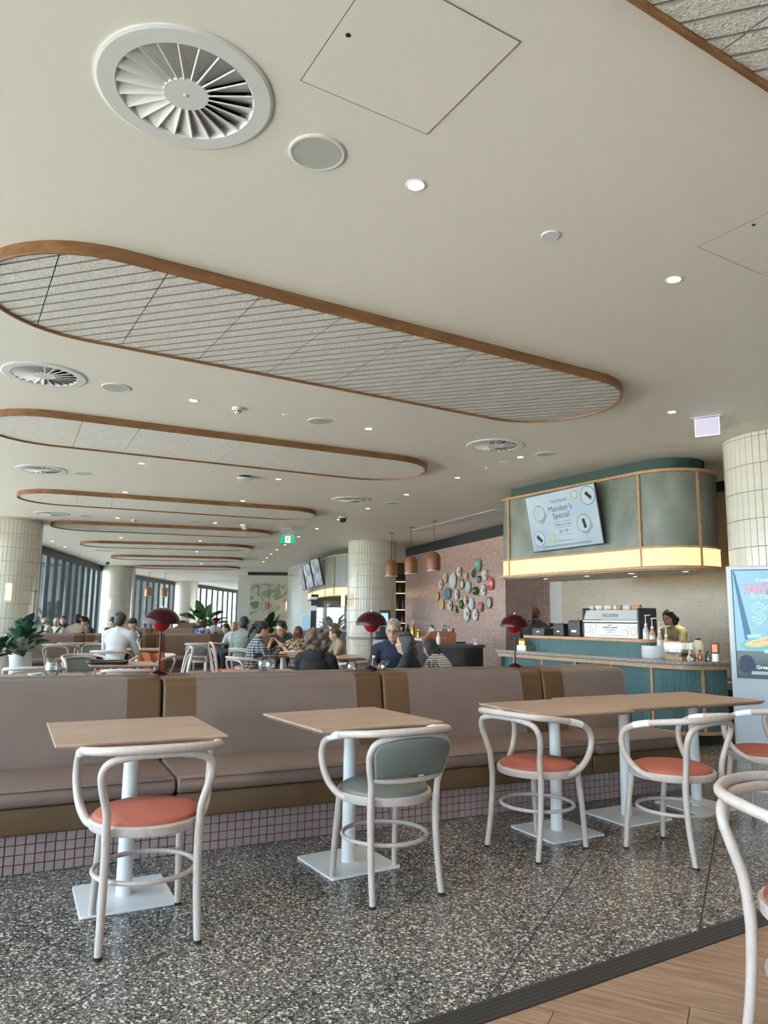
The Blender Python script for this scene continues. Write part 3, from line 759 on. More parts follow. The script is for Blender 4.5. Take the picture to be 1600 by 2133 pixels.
# small fittings
def plate(x, y, r, label):
    c = at(x, y, CEIL); o = MB().lathe([(0, -.007), (r - .004, -.007), (r, -.003), (r, 0)], 24).build('cover_plate', MT['white_metal'], smooth=True, loc=(c.x, c.y, CEIL)); tag(o, label, 'cover plate', 'round blank cover plates')
for x, y, r, l in [(1147, 490, .052, 'white round blank plate on the ceiling right of centre'), (598, 865, .05, 'white round blank plate above the second oval'), (439, 982, .05, 'white round blank plate below the second oval'), (383, 1034, .05, 'white round blank plate just above the third oval'), (1049, 963, .05, 'white round blank plate below the right diffuser')]: plate(x, y, r, l)
def smoke(x, y, label, s=1.0):
    c = at(x, y, CEIL); r = empty('smoke_detector', (c.x, c.y, CEIL), 0, label, 'detector', 'ceiling smoke detectors')
    MB().lathe([(0, -.022 * s), (.048 * s, -.022 * s), (.054 * s, -.015 * s), (.056 * s, 0)], 24).build('base', MT['white_metal'], r, smooth=True)
    MB().lathe([(0, -.062 * s), (.022 * s, -.060 * s), (.034 * s, -.048 * s), (.036 * s, -.022 * s)], 24).build('sensor_head', MT['white_metal'], r, smooth=True)
    g = MB()
    for k in range(6):
        t = k * PI / 3; g.box((.0355 * s * math.cos(t), .0355 * s * math.sin(t), -.038 * s), (.006, .014, .012), t)
    g.build('slot', MT['blackplastic'], r)
smoke(495, 850, 'white smoke detector between the first and second ovals'); smoke(279, 1083, 'small white smoke detector below the third oval'); smoke(510, 1093, 'wide white detector left of the fifth diffuser', 1.8)
c = at(510, 992, CEIL); r = empty('wireless_access_point', (c.x, c.y, CEIL), .3, 'round white wireless access point below the second oval', 'access point')
MB().lathe([(0, -.03), (.07, -.03), (.09, 0)], 24).build('mount', MT['blackplastic'], r, smooth=True); MB().lathe([(0, -.058), (.10, -.056), (.118, -.048), (.115, -.03), (0, -.028)], 32).build('cover', MT['white_metal'], r, smooth=True)
for x, y, l in [(714, 1077, 'dark dome camera on the ceiling before the tiled column'), (224, 1170, 'dark dome camera above the second left column')]:
    c = at(x, y, CEIL); r = empty('dome_camera', (c.x, c.y, CEIL), 0, l, 'camera', 'ceiling dome cameras')
    MB().lathe([(0, -.03), (.085, -.03), (.095, 0)], 24).build('base', MT['white_metal'], r, smooth=True); MB().ell((0, 0, -.045), (.075, .075, .07), 16, 10).build('dome', MT['blackplastic'], r, smooth=True)
c = at(1014, 974, CEIL); r = empty('sprinkler', (c.x, c.y, CEIL), 0, 'small chrome fire sprinkler below the right diffuser', 'sprinkler')
MB().lathe([(0, -.004), (.035, -.004), (.036, 0)], 16).build('escutcheon', MT['white_metal'], r); MB().lathe([(0, -.045), (.022, -.045), (.022, -.042), (.006, -.036), (.009, -.004)], 12).build('nozzle', MT['chrome'], r)
# exit signs
c = at(600, 1114, CEIL); r = empty('exit_sign', (c.x, c.y, CEIL), 0.0, 'hanging green exit sign with white running figure', 'exit sign')
MB().box((0, 0, -.02), (.30, .07, .04)).build('housing', MT['white_metal'], r); MB().box((0, 0, -.125), (.36, .012, .17)).build('blade', MT['green_sign'], r)
s_ = MB().box((0, -.008, -.125), (.13, .003, .165)).build('white_field', MT['sign_white'], r)
g = MB(); y_ = -.0105
g.ell((.012, y_, -.066), (.013, .002, .013), 10, 6); g.bar((.006, y_, -.082), (-.006, y_, -.128), .004, .020, (1, 0, 0)); g.bar((-.006, y_, -.126), (.022, y_, -.150), .004, .013, (1, 0, 0)); g.bar((.022, y_, -.150), (.018, y_, -.188), .004, .012, (1, 0, 0))
g.bar((-.008, y_, -.126), (-.016, y_, -.158), .004, .013, (1, 0, 0)); g.bar((-.016, y_, -.158), (-.044, y_, -.168), .004, .012, (1, 0, 0)); g.bar((.004, y_, -.088), (.034, y_, -.106), .004, .010, (1, 0, 0)); g.bar((.002, y_, -.088), (-.030, y_, -.104), .004, .010, (1, 0, 0))
g.build('running_figure', MT['ink'], r)
c = at(1472, 868, CEIL); c2 = at(1496, 882, CEIL); rz = math.radians(-32)
r = empty('exit_sign', (c.x, c.y, CEIL), rz, 'clear edge-lit exit sign panel seen from behind at right', 'exit sign')
MB().box((0, 0, -.004), (.29, .06, .008)).build('housing', MT['white_metal'], r)
MB().box((0, 0, -.105), (.225, .008, .185)).build('acrylic_panel', mat('frosted_acrylic', (.55, .52, .66), .3, emit=(.55, .52, .70), es=.22), r)
eg = MB(); eg.box((0, 0, -.1985), (.232, .010, .004)); eg.box((-.115, 0, -.104), (.004, .010, .19)); eg.box((.115, 0, -.104), (.004, .010, .19)); eg.build('lit_edge', MT['sign_white'], r)
# linear slot diffuser along the pink wall
a = at(868, 1106, CEIL); b = at(1050, 1061, CEIL); d = b - a
r = empty('slot_diffuser', (a.x, a.y, CEIL), math.atan2(d.y, d.x), 'long linear slot diffuser in the ceiling along the pink wall', 'air vent')
MB().box((d.length / 2, 0, -.004), (d.length, .34, .008)).build('frame', MT['white_metal'], r)
for k in (-1, 1): MB().box((d.length / 2, k * .08, -.0085), (d.length - .05, .07, .003)).build('slot', MT['grille'], r)
# fine joint lines in the plaster
for (x0, y0, x1, y1) in [(1338, 852, 1455, 872), (1497, 880, 1530, 890)]:
    pass
# ================================================================== NEAR BANQUETTE
def cushion(prof, x0, x1, r, ends=(True, True), nst=5, mid=1):
    """closed y-z profile swept from x0 to x1, its ends softly rounded by r"""
    xs = []
    if ends[0]: xs += [(x0 + r * (1 - math.cos(k / nst * PI / 2)), r * (1 - math.sin(k / nst * PI / 2))) for k in range(nst)]
    xs += [(x0 + (r if ends[0] else 0) + (x1 - x0 - r * (ends[0] + ends[1])) * k / mid, 0.0) for k in range(mid + 1)]
    if ends[1]: xs += [(x1 - r * (1 - math.cos(k / nst * PI / 2)), r * (1 - math.sin(k / nst * PI / 2))) for k in range(nst - 1, -1, -1)]
    n = len(prof); vs = []; fs = []
    for x, ins in xs:
        pp = offset_poly(prof, -ins) if ins > 1e-6 else prof
        vs += [(x, p[0], p[1]) for p in pp]
    for i in range(len(xs) - 1):
        for k in range(n):
            j = (k + 1) % n; fs.append((i * n + k, i * n + j, (i + 1) * n + j, (i + 1) * n + k))
    fs.append(tuple(range(n - 1, -1, -1))); fs.append(tuple((len(xs) - 1) * n + k for k in range(n)))
    return MB().add(vs, fs)
def round_prof(pts, r, n=4):
    out = []; m = len(pts)
    for i in range(m):
        p0, p1, p2 = Vector(pts[i - 1]), Vector(pts[i]), Vector(pts[(i + 1) % m])
        a = (p0 - p1); b = (p2 - p1); rr = min(r[i] if isinstance(r, (list, tuple)) else r, a.length * .49, b.length * .49)
        a.normalize(); b.normalize()
        for k in range(n + 1):
            t = k / n; q = p1 + a * rr * (1 - t) ** 2 + b * rr * t ** 2; out.append((q.x, q.y))
    return out
MT['leather_seat'] = mat('taupe_seat_leather', (.215, .153, .128), .36, noise=.05, nscale=4, bump=.10, bscale=7)
BQ = math.radians(26.4)
def banquette(loc, rz, joints, label, left_round=False, right_round=True, tiles=True, near=True, swap=None):
    root = empty('banquette', loc, rz, label, 'banquette', 'leather banquettes')
    fp = round_prof([(.47, .40), (.74, .40), (.74, .90), (.55, .90)], [.03, .0, .02, .06])
    rp_ = round_prof([(.755, .40), (1.0, .40), (.95, .905), (.755, .905)], [.0, .03, .06, .02])
    sp_ = round_prof([(-.05, .325), (.52, .325), (.52, .425), (-.05, .415)], [.04, .01, .01, .05])
    for k in range(len(joints) - 1):
        a, b = joints[k] + .004, joints[k + 1] - .004; last = k == len(joints) - 2
        bw = .205
        for nm, pf, top in (('back_cushion', fp, True), ('rear_cushion', rp_, False)):
            r1 = .075 if (last and right_round) else .022
            aa, bb = a + bw, b - (0 if (last and right_round) else bw)
            c = cushion(pf, aa, bb, r1, (False, last and right_round), 6).build(nm, MT['leather'], root, smooth=True)
            cushion(pf, a, aa, .022, (True, False)).build('leather_band', MT['brown'], c, smooth=True)
            if not (last and right_round): cushion(pf, bb, b, .022, (False, True)).build('leather_band', MT['brown'], c, smooth=True)
            if near:
                for xx in (aa, bb):
                    if xx < b - .05: MB().tube([(xx, p[0], p[1]) for p in offset_poly(pf, .0015)], .0022, 5, True).build('seam', MT['seam'] if nm == 'x' else MT['leather'], c)
    for k in range(len(joints) - 1):
        a, b = joints[k] + .003, joints[k + 1] - .003; last = k == len(joints) - 2
        s_ = cushion(sp_, a, b + (.07 if last and right_round else 0), .06 if (last and right_round) else .02, (True, True), 5, 2).build('seat_cushion', MT['leather_seat'], root, smooth=True)
        if near:
            z = .404; MB().tube([(a + .02, -.045, z), (b - .02, -.045, z)], .002, 5).build('stitching', MT['seam'], s_)
        cushion(round_prof([(-.025, .19), (.5, .19), (.5, .325), (-.025, .325)], .015), a, b + (.06 if last and right_round else 0), .012).build('fascia', MT['brown'], root, smooth=True)
    x0, x1 = joints[0], joints[-1]
    MB().box(((x0 + x1) / 2, .748, .50), (x1 - x0 - .3, .2, .72)).build('carcass', MT['seam'], root)
    MB().box(((x0 + x1) / 2, .48, .093), (x1 - x0, .92, .186)).build('plinth', MT['grout_red'], root)
    pl = [c for c in root.children if c.name.startswith('plinth')][-1]
    if tiles:
        pt = .0465; tm_ = MB()
        w = .0412; tm_.box((0, -.003, 0), (w, .008, w)); tme = tm_.mesh('tile', MT['tile_pink']); fld = MB(); cnt = 0
        xs = x0 + .02; k = 0
        while xs + pt < x1:
            for rz_ in range(4):
                z = .0235 + rz_ * pt
                if near and -2.25 < xs < 1.30 and cnt < 300:
                    link_mesh('tile', tme, pl, (xs + pt / 2, .02, z)); cnt += 1
                else: fld.box((xs + pt / 2, .017, z), (w, .008, w))
            xs += pt
        tag(fld.build('tile_field', MT['tile_pink'], pl), kind='stuff')
    return root
ob = P(2.4, 4.04)
ban1 = banquette((ob.x, ob.y, 0), BQ, [-2.76, -1.23, .30, 1.73, 2.66], 'long low leather banquette behind the near tables, taupe with brown bands')

# ================================================================== CHAIRS
def rect_tube(mb, pts, r, n=10): return mb.tube(pts, r, n)
MT['band_white'] = mat('fresh_white_repair', (.80, .84, .88), .4)
def chair(loc, rz, label, pad='terracotta', back=False, group='bentwood armchairs', style='arm', detail=True, tape=0):
    root = empty('bentwood_armchair' if style == 'arm' else 'bentwood_chair', loc, rz - PI / 2, label, 'chair', group)
    key = (pad, back, style, detail)
    if key in CH:
        for ch in CH[key].children: copy_tree(ch, root)
    else:
        CH[key] = root; q = 6 if detail else 3; seg = 10 if detail else 6
        for s in (-1, 1):
            p = spline([(s * .185, -.235, 0), (s * .180, -.205, .18), (s * .178, -.192, .36), (s * .180, -.196, .45)], q)
            l = MB().tube(p, [.0150 + .0035 * (k / (len(p) - 1)) for k in range(len(p))], seg).build('leg', MT['bentwood'], root, smooth=True)
            MB().lathe([(0, -.001), (.0165, -.001), (.0172, .012), (0, .012)], 10).build('foot_cap', MT['foot'], l, loc=(s * .185, -.235, 0))
            p = spline([(s * .180, .195, 0), (s * .174, .180, .2), (s * .165, .150, .43)], q)
            l = MB().tube(p, [.0145 + .0045 * (k / (len(p) - 1)) for k in range(len(p))], seg).build('leg', MT['bentwood'], root, smooth=True)
            MB().lathe([(0, -.001), (.0165, -.001), (.0172, .012), (0, .012)], 10).build('foot_cap', MT['foot'], l, loc=(s * .180, .195, 0))
        if style == 'arm':
            half = [(.180, -.196, .44), (.184, -.206, .52), (.206, -.226, .61), (.212, -.245, .672), (.185, -.262, .716), (.105, -.280, .738), (0, -.286, .742)]
        else:
            half = [(.180, -.196, .44), (.190, -.215, .56), (.197, -.24, .70), (.180, -.262, .80), (.11, -.282, .875), (0, -.288, .895)]
        p = spline(half + [(-x, y, z) for x, y, z in half[-2::-1]], q)
        MB().tube(p, .0165, seg).build('back_hoop', MT['bentwood'], root, smooth=True)
        if style == 'arm':
            half = [(.205, -.045, .432), (.240, .015, .445), (.268, .085, .50), (.282, .125, .585), (.282, .118, .66), (.280, .055, .705), (.277, -.03, .728), (.262, -.14, .745), (.215, -.245, .758), (.115, -.300, .765), (0, -.315, .767)]
            p = spline(half + [(-x, y, z) for x, y, z in half[-2::-1]], q)
            ar_ = MB().tube(p, .0175, seg).build('arm_rail', MT['bentwood'], root, smooth=True)
            if detail:
                for s in (-1, 1):
                    sp2 = spline([(s * .280, .040, .7105), (s * .2775, -.005, .7225), (s * .275, -.055, .7325)], 4)
                    MB().tube(sp2, .0195, seg).build('splice', MT['band_white'], ar_, smooth=True)
        else:
            half = [(.09, -.195, .455), (.10, -.225, .60), (.095, -.25, .72), (.05, -.268, .79), (0, -.272, .805)]
            p = spline(half + [(-x, y, z) for x, y, z in half[-2::-1]], q)
            MB().tube(p, .011, 6).build('inner_hoop', MT['bentwood'], root, smooth=True)
        n = 40 if detail else 20
        MB().ring([(.232, .418), (.236, .425), (.236, .450), (.230, .457), (.20, .457), (.20, .418)], n).build('seat_rim', MT['bentwood'], root, smooth=True)
        MB().lathe([(0, .44), (.214, .44), (.219, .458), (.214, .472), (.19, .483), (.13, .491), (0, .494)], n).build('seat_pad', MT[pad], root, smooth=True)
        MB().tube([(.207 * math.cos(2 * PI * k / n), -.012 + .207 * math.sin(2 * PI * k / n), .245) for k in range(n)], .0105, 8 if detail else 5, True).build('stretcher_ring', MT['bentwood'], root, smooth=True)
        if back:
            # padded panel filling the hoop, with a bent rail below it
            outl = [(.196, .63), (.203, .66), (.196, .69), (.165, .715), (.09, .732), (0, .736)]; lo = [(.180, .555), (.188, .59)]
            pts = lo + outl; pts = pts + [(-x, z) for x, z in pts[-2::-1]]; pts = [(q_.x, q_.y) for q_ in spline([(x, z, 0) for x, z in pts], 4)]
            def yb(x, z): return -.196 - (z - .45) * .31 + .0 * x - (.03 * (1 - (x / .2) ** 2)) * ((z - .45) / .29)
            nn = len(pts); rows = []
            for sc_, off in ((1.0, .0), (1.0, .016), (.88, .024), (.45, .028)):
                rows.append([(x * sc_, .645 + (z - .645) * sc_, off) for x, z in pts])
            vs = []
            for sgn in (1, -1):
                for rw in rows: vs += [(x, yb(x, z) + sgn * o_, z) for x, z, o_ in rw]
                vs.append((0, yb(0, .645) + sgn * .029, .645))
            fs = []; N = 4 * nn + 1
            for h in (0, 1):
                o_ = h * N
                for r_i in range(3):
                    for k in range(nn):
                        j = (k + 1) % nn; f = (o_ + r_i * nn + k, o_ + r_i * nn + j, o_ + (r_i + 1) * nn + j, o_ + (r_i + 1) * nn + k); fs.append(f if h else f[::-1])
                for k in range(nn):
                    f = (o_ + 3 * nn + k, o_ + 3 * nn + (k + 1) % nn, o_ + 4 * nn); fs.append(f if h else f[::-1])
            MB().add(vs, fs).build('back_pad', MT['sage'], root, smooth=True)
            p = spline([(.184, -.212, .545), (.10, -.243, .538), (0, -.252, .536), (-.10, -.243, .538), (-.184, -.212, .545)], q)
            MB().tube(p, .0125, seg).build('lower_rail', MT['bentwood'], root, smooth=True)
    return root
CH = {}
def seat_from_legs(rear, front):
    rc = (rear[0] + rear[1]) / 2; fc = (front[0] + front[1]) / 2; d = fc - rc
    c = rc + d.normalized() * .22
    return (c.x, c.y, 0), math.atan2(d.y, d.x)
def fl(*pp): return [at(x, y, 0) for x, y in pp]
l_, a_ = seat_from_legs(fl((204, 1993), (409, 1964)), fl((197, 1911), (365, 1887)))
chair(l_, a_, 'terracotta-seated bentwood armchair at front left, pushed under the leftmost table')
l_, a_ = seat_from_legs(fl((771, 1889), (918, 1863)), fl((697, 1830), (825, 1812)))
chair(l_, a_, 'bentwood armchair with sage green padded back and seat in the middle', 'sage', True)
l_, a_ = seat_from_legs(fl((1020, 1764), (1123, 1797)), fl((1110, 1739), (1214, 1770)))
chair(l_, a_, 'terracotta-seated bentwood armchair left of the long pair of tables, turned sideways')
l_, a_ = seat_from_legs(fl((1453, 1810), (1518, 1783)), fl((1315, 1770), (1380, 1748)))
chair((l_[0], l_[1], 0), a_ - .05, 'terracotta-seated bentwood armchair before the joined tables at right')
p = at(1596, 1562, .47)
chair((p.x, p.y, 0), math.radians(128), 'terracotta-seated bentwood armchair at the right edge by the totem')
p = P(2.355, 1.245)
chair((p.x, p.y, 0), math.radians(-57), 'nearest bentwood armchair, cut off by the lower right corner')

# ================================================================== TABLES
def table(loc, rz, label, size=.72, group='square oak tables', small=False):
    root = empty('cafe_table', loc, rz, label, 'table', group)
    if (size, small) in TB:
        for ch in TB[(size, small)].children: copy_tree(ch, root)
        return root
    TB[(size, small)] = root; h = size / 2
    o = [(-h, -h), (h, -h), (h, h), (-h, h)]; i_ = [(x * .93, y * .93) for x, y in o]
    vs = [(x, y, .722) for x, y in i_] + [(x, y, .740) for x, y in o] + [(x, y, .750) for x, y in o]
    fs = [(3, 2, 1, 0), (8, 9, 10, 11)] + [(k, (k + 1) % 4, 4 + (k + 1) % 4, 4 + k) for k in range(4)] + [(4 + k, 4 + (k + 1) % 4, 8 + (k + 1) % 4, 8 + k) for k in range(4)]
    MB().add(vs, fs).build('table_top', MT['oak_light'], root, bev=.0015, bseg=1)
    MB().lathe([(.0, .012), (.036, .012), (.034, .72), (0, .72)], 24).build('pole', MT['white_metal'], root, smooth=True)
    MB().prism(rrect(-.205, .205, -.205, .205, .018, 4), 0.001, .0125).build('base_plate', MT['white_metal'], root, bev=.003)
    return root
TB = {}
TR = math.radians(29)
for (x, y), l, a in [((257, 1862), 'square oak table at left with a white pedestal, behind the front left armchair', 27), ((725, 1793), 'square oak table in the middle before the banquette', 32), ((1160, 1728), 'left one of the two joined oak tables at right', 28.5), ((1306, 1697), 'second of the joined oak tables at right, its pole behind the turned armchair', 28.5)]:
    p = at(x, y, .012); table((p.x, p.y, 0), math.radians(a), l, .675 if x > 1000 else .72)
p = at(1452, 1676, .012); table((p.x, p.y, 0), math.radians(28.5), 'rightmost oak table, set slightly back beside the joined pair', .675)

# ================================================================== MUSHROOM LAMPS
def lamp(loc, label, s=1.0, group='burgundy table lamps'):
    root = empty('table_lamp', loc, 0, label, 'lamp', group)
    if LP:
        for ch in LP[0].children: copy_tree(ch, root)
        root.scale = (s, s, s); return root
    LP.append(root)
    MB().lathe([(0, .0), (.055, .0), (.055, .006), (.046, .018), (.022, .028), (.010, .034), (0, .036)], 28).build('foot', MT['red_gloss'], root, smooth=True)
    MB().lathe([(0, 0), (.008, 0), (.010, .003), (0, .003)], 16, M=Matrix.Rotation(math.radians(-62), 3, 'X') @ Matrix.Rotation(PI, 3, 'X')).build('touch_switch', MT['chrome'], root, loc=(0, -.047, .019))
    MB().tube([(0, 0, .03), (0, 0, .29)], .0068, 10).build('stem', MT['red_gloss'], root, smooth=True)
    MB().lathe([(0, .278), (.018, .281), (.038, .294), (.052, .313), (.060, .338), (.058, .338), (0, .325)], 32).build('lower_bowl', MT['red_bowl'], root, smooth=True)
    pr = [(.119 * math.cos(t), .332 + .105 * math.sin(t)) for t in [k * PI / 2 / 12 for k in range(12)]] + [(0, .437)]
    pi_ = [(max(0, r - .003), z - .002) for r, z in pr[::-1]]
    MB().lathe(pr[:-1] + [(.004, .437)] + [(.003, .434)] + [(max(.001, r), z) for r, z in pi_[1:]], 40).build('dome_shade', MT['red_gloss'], root, smooth=True)
    MB().lathe([(0, .437), (.006, .437), (.006, .446), (0, .45)], 10).build('finial', MT['chrome'], root, smooth=True)
    MB().lathe([(0, .30), (.006, .30), (.006, .43), (0, .43)], 8).build('inner_rod', MT['red_gloss'], root)
    root.scale = (s, s, s)
    return root
LP = []
bm = Matrix.Translation(ob) @ Matrix.Rotation(BQ, 4, 'Z')
for xl, l in [(-1.215, 'glossy burgundy dome lamp on the banquette at left, largest of the three'), (.33, 'glossy burgundy dome lamp on the banquette beside the man in glasses'), (1.66, 'glossy burgundy dome lamp on the banquette before the coffee counter')]:
    p = bm @ Vector((xl, .80, .902)); lamp(p, l)
# ================================================================== COFFEE COUNTER
def ring_prism(mb, poly, z0, z1): return mb.prism(poly, z0, z1)
def fluted(poly, z0, z1, pitch=.022, dpt=.005, skip=None):
    """outline re-cut into fine vertical flutes"""
    pts = []; n = len(poly); acc = []
    for i in range(n):
        a = Vector(poly[i]); b = Vector(poly[(i + 1) % n]); L = (b - a).length; k = max(1, round(L / pitch)) if L > pitch * .8 else 1
        for j in range(k): acc.append((a.lerp(b, j / k), (b - a).normalized()))
    out = []
    for i, (p, t) in enumerate(acc):
        nrm = Vector((t.y, -t.x)); q = acc[(i + 1) % len(acc)][0]; m = p.lerp(q, .5)
        out.append(tuple(p)); out.append(tuple(p.lerp(q, .25) + nrm * dpt)); out.append(tuple(m + nrm * dpt)); out.append(tuple(p.lerp(q, .75)))
    return MB().prism(out, z0, z1)
CA, CB = 6.68, 6.5
cp = P(CA, CB); ctr = empty('coffee_counter', cp, AL, 'curved coffee counter with teal fluted front, oak rails and granite top', 'counter')
ol = rrect(0, .95, -1.63, 1.55, [.5, .35, .02, .02], 10)
MB().prism(ol, .838, .88).build('granite_top', MT['granite'], ctr, bev=.012, bseg=3)
MB().prism(offset_poly(ol, -.028), .792, .838).build('oak_rail', MT['oak_edge'], ctr, bev=.012, bseg=3)
fluted(offset_poly(ol, -.10), .145, .792).build('fluted_front', MT['teal'], ctr)
MB().prism(offset_poly(ol, -.06), .115, .145).build('base_rail', MT['oak_edge'], ctr, bev=.006)
MB().prism(offset_poly(ol, -.16), 0, .115).build('plinth', MT['dark_frame'], ctr)
bmesh_b = MB().box((0, 0, .4685), (.018, .030, .647)).mesh('batten', MT['oak_edge'])
for b in (7.75, 7.2, 6.62, 6.05, 5.48): link_mesh('batten', bmesh_b, ctr, (.092, b - CB, 0))
link_mesh('batten', bmesh_b, ctr, (.31, -1.50, 0), 1.05)
TA, TBb = 7.03, 6.78
tier = empty('raised_counter', P(TA, TBb, .881), AL, 'raised teal fluted shelf with oak top behind the granite', 'counter')
ot = rrect(0, .52, -1.05, 1.08, [.12, .12, .02, .02], 5)
fluted(offset_poly(ot, -.03), 0, .165).build('fluted_front', MT['teal'], tier)
MB().prism(ot, .165, .205).build('oak_top', MT['oak_edge'], tier, bev=.01, bseg=3)
TZ = .881 + .206
# ---- coffee machine with cups
def txt(body, size, M, m, parent, align='CENTER', ext=.0006, name='lettering', shear=0.0, sx=1.0, off=0.0):
    cu = bpy.data.curves.new('t', 'FONT'); cu.body = body; cu.size = size; cu.align_x = align; cu.align_y = 'CENTER'; cu.extrude = ext; cu.shear = shear; cu.offset = off
    o = bpy.data.objects.new('t', cu); col.objects.link(o)
    dg = bpy.context.evaluated_depsgraph_get(); dg.update(); me = bpy.data.meshes.new_from_object(o.evaluated_get(dg)); bpy.data.objects.remove(o)
    me.transform(M @ Matrix.Diagonal((sx, 1, 1, 1))); me.materials.clear(); me.materials.append(m)
    return link_mesh(name, me, parent)
RX90 = Matrix.Rotation(PI / 2, 4, 'X')
FACE = Matrix.Rotation(-PI / 2, 4, 'Z')       # a panel facing the room from the counter: text reads along -b
cm_ = empty('coffee_machine', P(7.34, 6.43, TZ), AL, 'wide silver espresso machine with printed menu panel', 'coffee machine')
MB().box((.02, 0, .10), (.30, .88, .20)).build('lower_body', MT['blackplastic'], cm_, bev=.01)
MB().box((-.14, 0, .09), (.012, .86, .175)).build('menu_panel', MT['bluewhite'], cm_)
mpn = [c for c in cm_.children if c.name.startswith('menu_panel')][0]
MB().box((-.145, 0, .205), (.02, .88, .024)).build('shelf_edge', MT['bluewhite'], cm_, bev=.004)
ub = MB(); ub.add([(-.15, -.43, .225), (-.15, .43, .225), (-.11, .43, .345), (-.11, -.43, .345), (.16, -.43, .225), (.16, .43, .225), (.16, .43, .345), (.16, -.43, .345)], [(0, 3, 2, 1), (4, 5, 6, 7), (0, 4, 7, 3), (1, 2, 6, 5), (3, 7, 6, 2), (0, 1, 5, 4)])
ub.build('upper_body', mat('machine_panel', (.58, .63, .68), .2, .25), cm_)
for s in (-1, 1): MB().box((.01, s * .444, .19), (.33, .03, .36)).build('side_cheek', MT['charcoal'], cm_, bev=.012)
Mm = Matrix.Translation((-.1475, 0, .13)) @ FACE @ RX90
txt('modern', .022, Mm @ Matrix.Translation((0, .028, 0)), MT['ink'], mpn); txt("member's special", .034, Mm, MT['ink'], mpn)
for k, w in enumerate((.16, .20, .05, .12)): MB().box((-.1475, 0, .103 - k * .012), (.001, w, .003)).build('text_line', MT['ink'], mpn)
MB().box((-.1475, 0, .03), (.001, .36, .003)).build('text_line', MT['ink'], mpn)
pc_ = mat('printed_board', (.52, .45, .38), .7); pw_ = mat('printed_plate', (.75, .74, .72), .5)
for (y, z, r) in ((.37, .10, .048), (.26, .135, .048), (.29, .055, .026), (-.24, .06, .048), (-.37, .09, .052), (-.28, .145, .026)):
    MB().lathe([(0, -.0012), (r, -.0012), (r, 0)], 20, M=Matrix.Rotation(PI / 2, 3, 'Y')).build('printed_plate', pc_, mpn, loc=(-.1475, y, z)); MB().lathe([(0, -.0016), (r * .85, -.0016), (r * .85, 0)], 20, M=Matrix.Rotation(PI / 2, 3, 'Y')).build('printed_plate', pw_, mpn, loc=(-.1478, y, z))
txt('MODERN', .06, Matrix.Translation((-.134, 0, .275)) @ Matrix.Rotation(math.radians(18), 4, 'Y') @ FACE @ RX90, MT['chrome'], cm_, ext=.004, shear=.2)
cupm = MB().lathe([(0, 0), (.026, 0), (.034, .02), (.038, .06), (.036, .06), (.032, .022), (0, .006)], 16).mesh('cup', mat('cup_glaze', (.66, .64, .62), .3), True)
cupt = MB().lathe([(0, 0), (.026, 0), (.034, .02), (.038, .06), (.036, .06), (.032, .022), (0, .006)], 16).mesh('cup', mat('cup_amber', (.55, .30, .14), .3), True)
for k in range(11):
    o = link_mesh('coffee_cup', cupt if k in (6, 9, 10) else cupm, None); q = P(7.33 + .03 * (k % 2), 6.84 - .075 * k, TZ + .347); o.location = q
    tag(o, ('amber cup, ' if k in (6, 9, 10) else 'pale ceramic cup, ') + ORD[k] + ' from the left in the row on the espresso machine', 'cup', 'cups on the espresso machine')
def px_counter(x, y, z=.881): return at(x, y, z)
# grinder and dispensers left of the machine
def bxobj(name, loc, dims, m, label, cat, parts=(), rz=AL, bev=.01, group=None):
    r = empty(name, loc, rz, label, cat, group); MB().box((0, 0, dims[2] / 2), dims).build('body', m, r, bev=bev)
    for nm, c, d, mm in parts: MB().box(c, d).build(nm, mm, r)
    return r
bxobj('tablet_dock', P(7.3, 7.36, TZ), (.16, .20, .165), MT['blackplastic'], 'glossy black till printer left of the espresso machine', 'printer', [('label', (-.081, .0, .06), (.003, .05, .02), MT['bluewhite']), ('paper_slot', (-.04, 0, .166), (.05, .14, .004), MT['charcoal'])])
bxobj('tall_bin', P(7.3, 7.06, TZ), (.18, .22, .20), MT['charcoal'], 'black knock box beside the espresso machine with a white label', 'box', [('label', (-.091, .0, .07), (.003, .09, .03), MT['bluewhite']), ('lid', (0, 0, .205), (.15, .18, .02), MT['blackplastic'])])
bxobj('small_caddy', P(7.20, 7.215, TZ), (.12, .07, .09), MT['charcoal'], 'small dark caddy between the two black boxes', 'caddy', [('rim', (0, 0, .092), (.125, .085, .006), MT['blackplastic'])])
r = empty('cup_lid_stack', P(7.42, 7.215, TZ), AL, 'brown stacked cup sleeves behind the dark caddy', 'cup sleeves')
for k in range(2): MB().lathe([(0, 0), (.032, 0), (.042, .22), (0, .22)], 14, M=Matrix.Rotation(.35, 3, 'Y')).build('sleeve_stack', MT['cardboard'], r, loc=(0, -.04 + .08 * k, .03))
r = empty('till', P(7.26, 7.66, TZ), AL, 'low black till on the left end of the raised shelf', 'till')
MB().box((0, 0, .05), (.26, .24, .10)).build('base', MT['charcoal'], r, bev=.008); MB().box((.02, .04, .105), (.16, .14, .02), M=Matrix.Rotation(-.15, 3, 'Y')).build('keypad', MT['blackplastic'], r); MB().box((-.132, 0, .05), (.004, .05, .02)).build('button_strip', MT['bluewhite'], r)
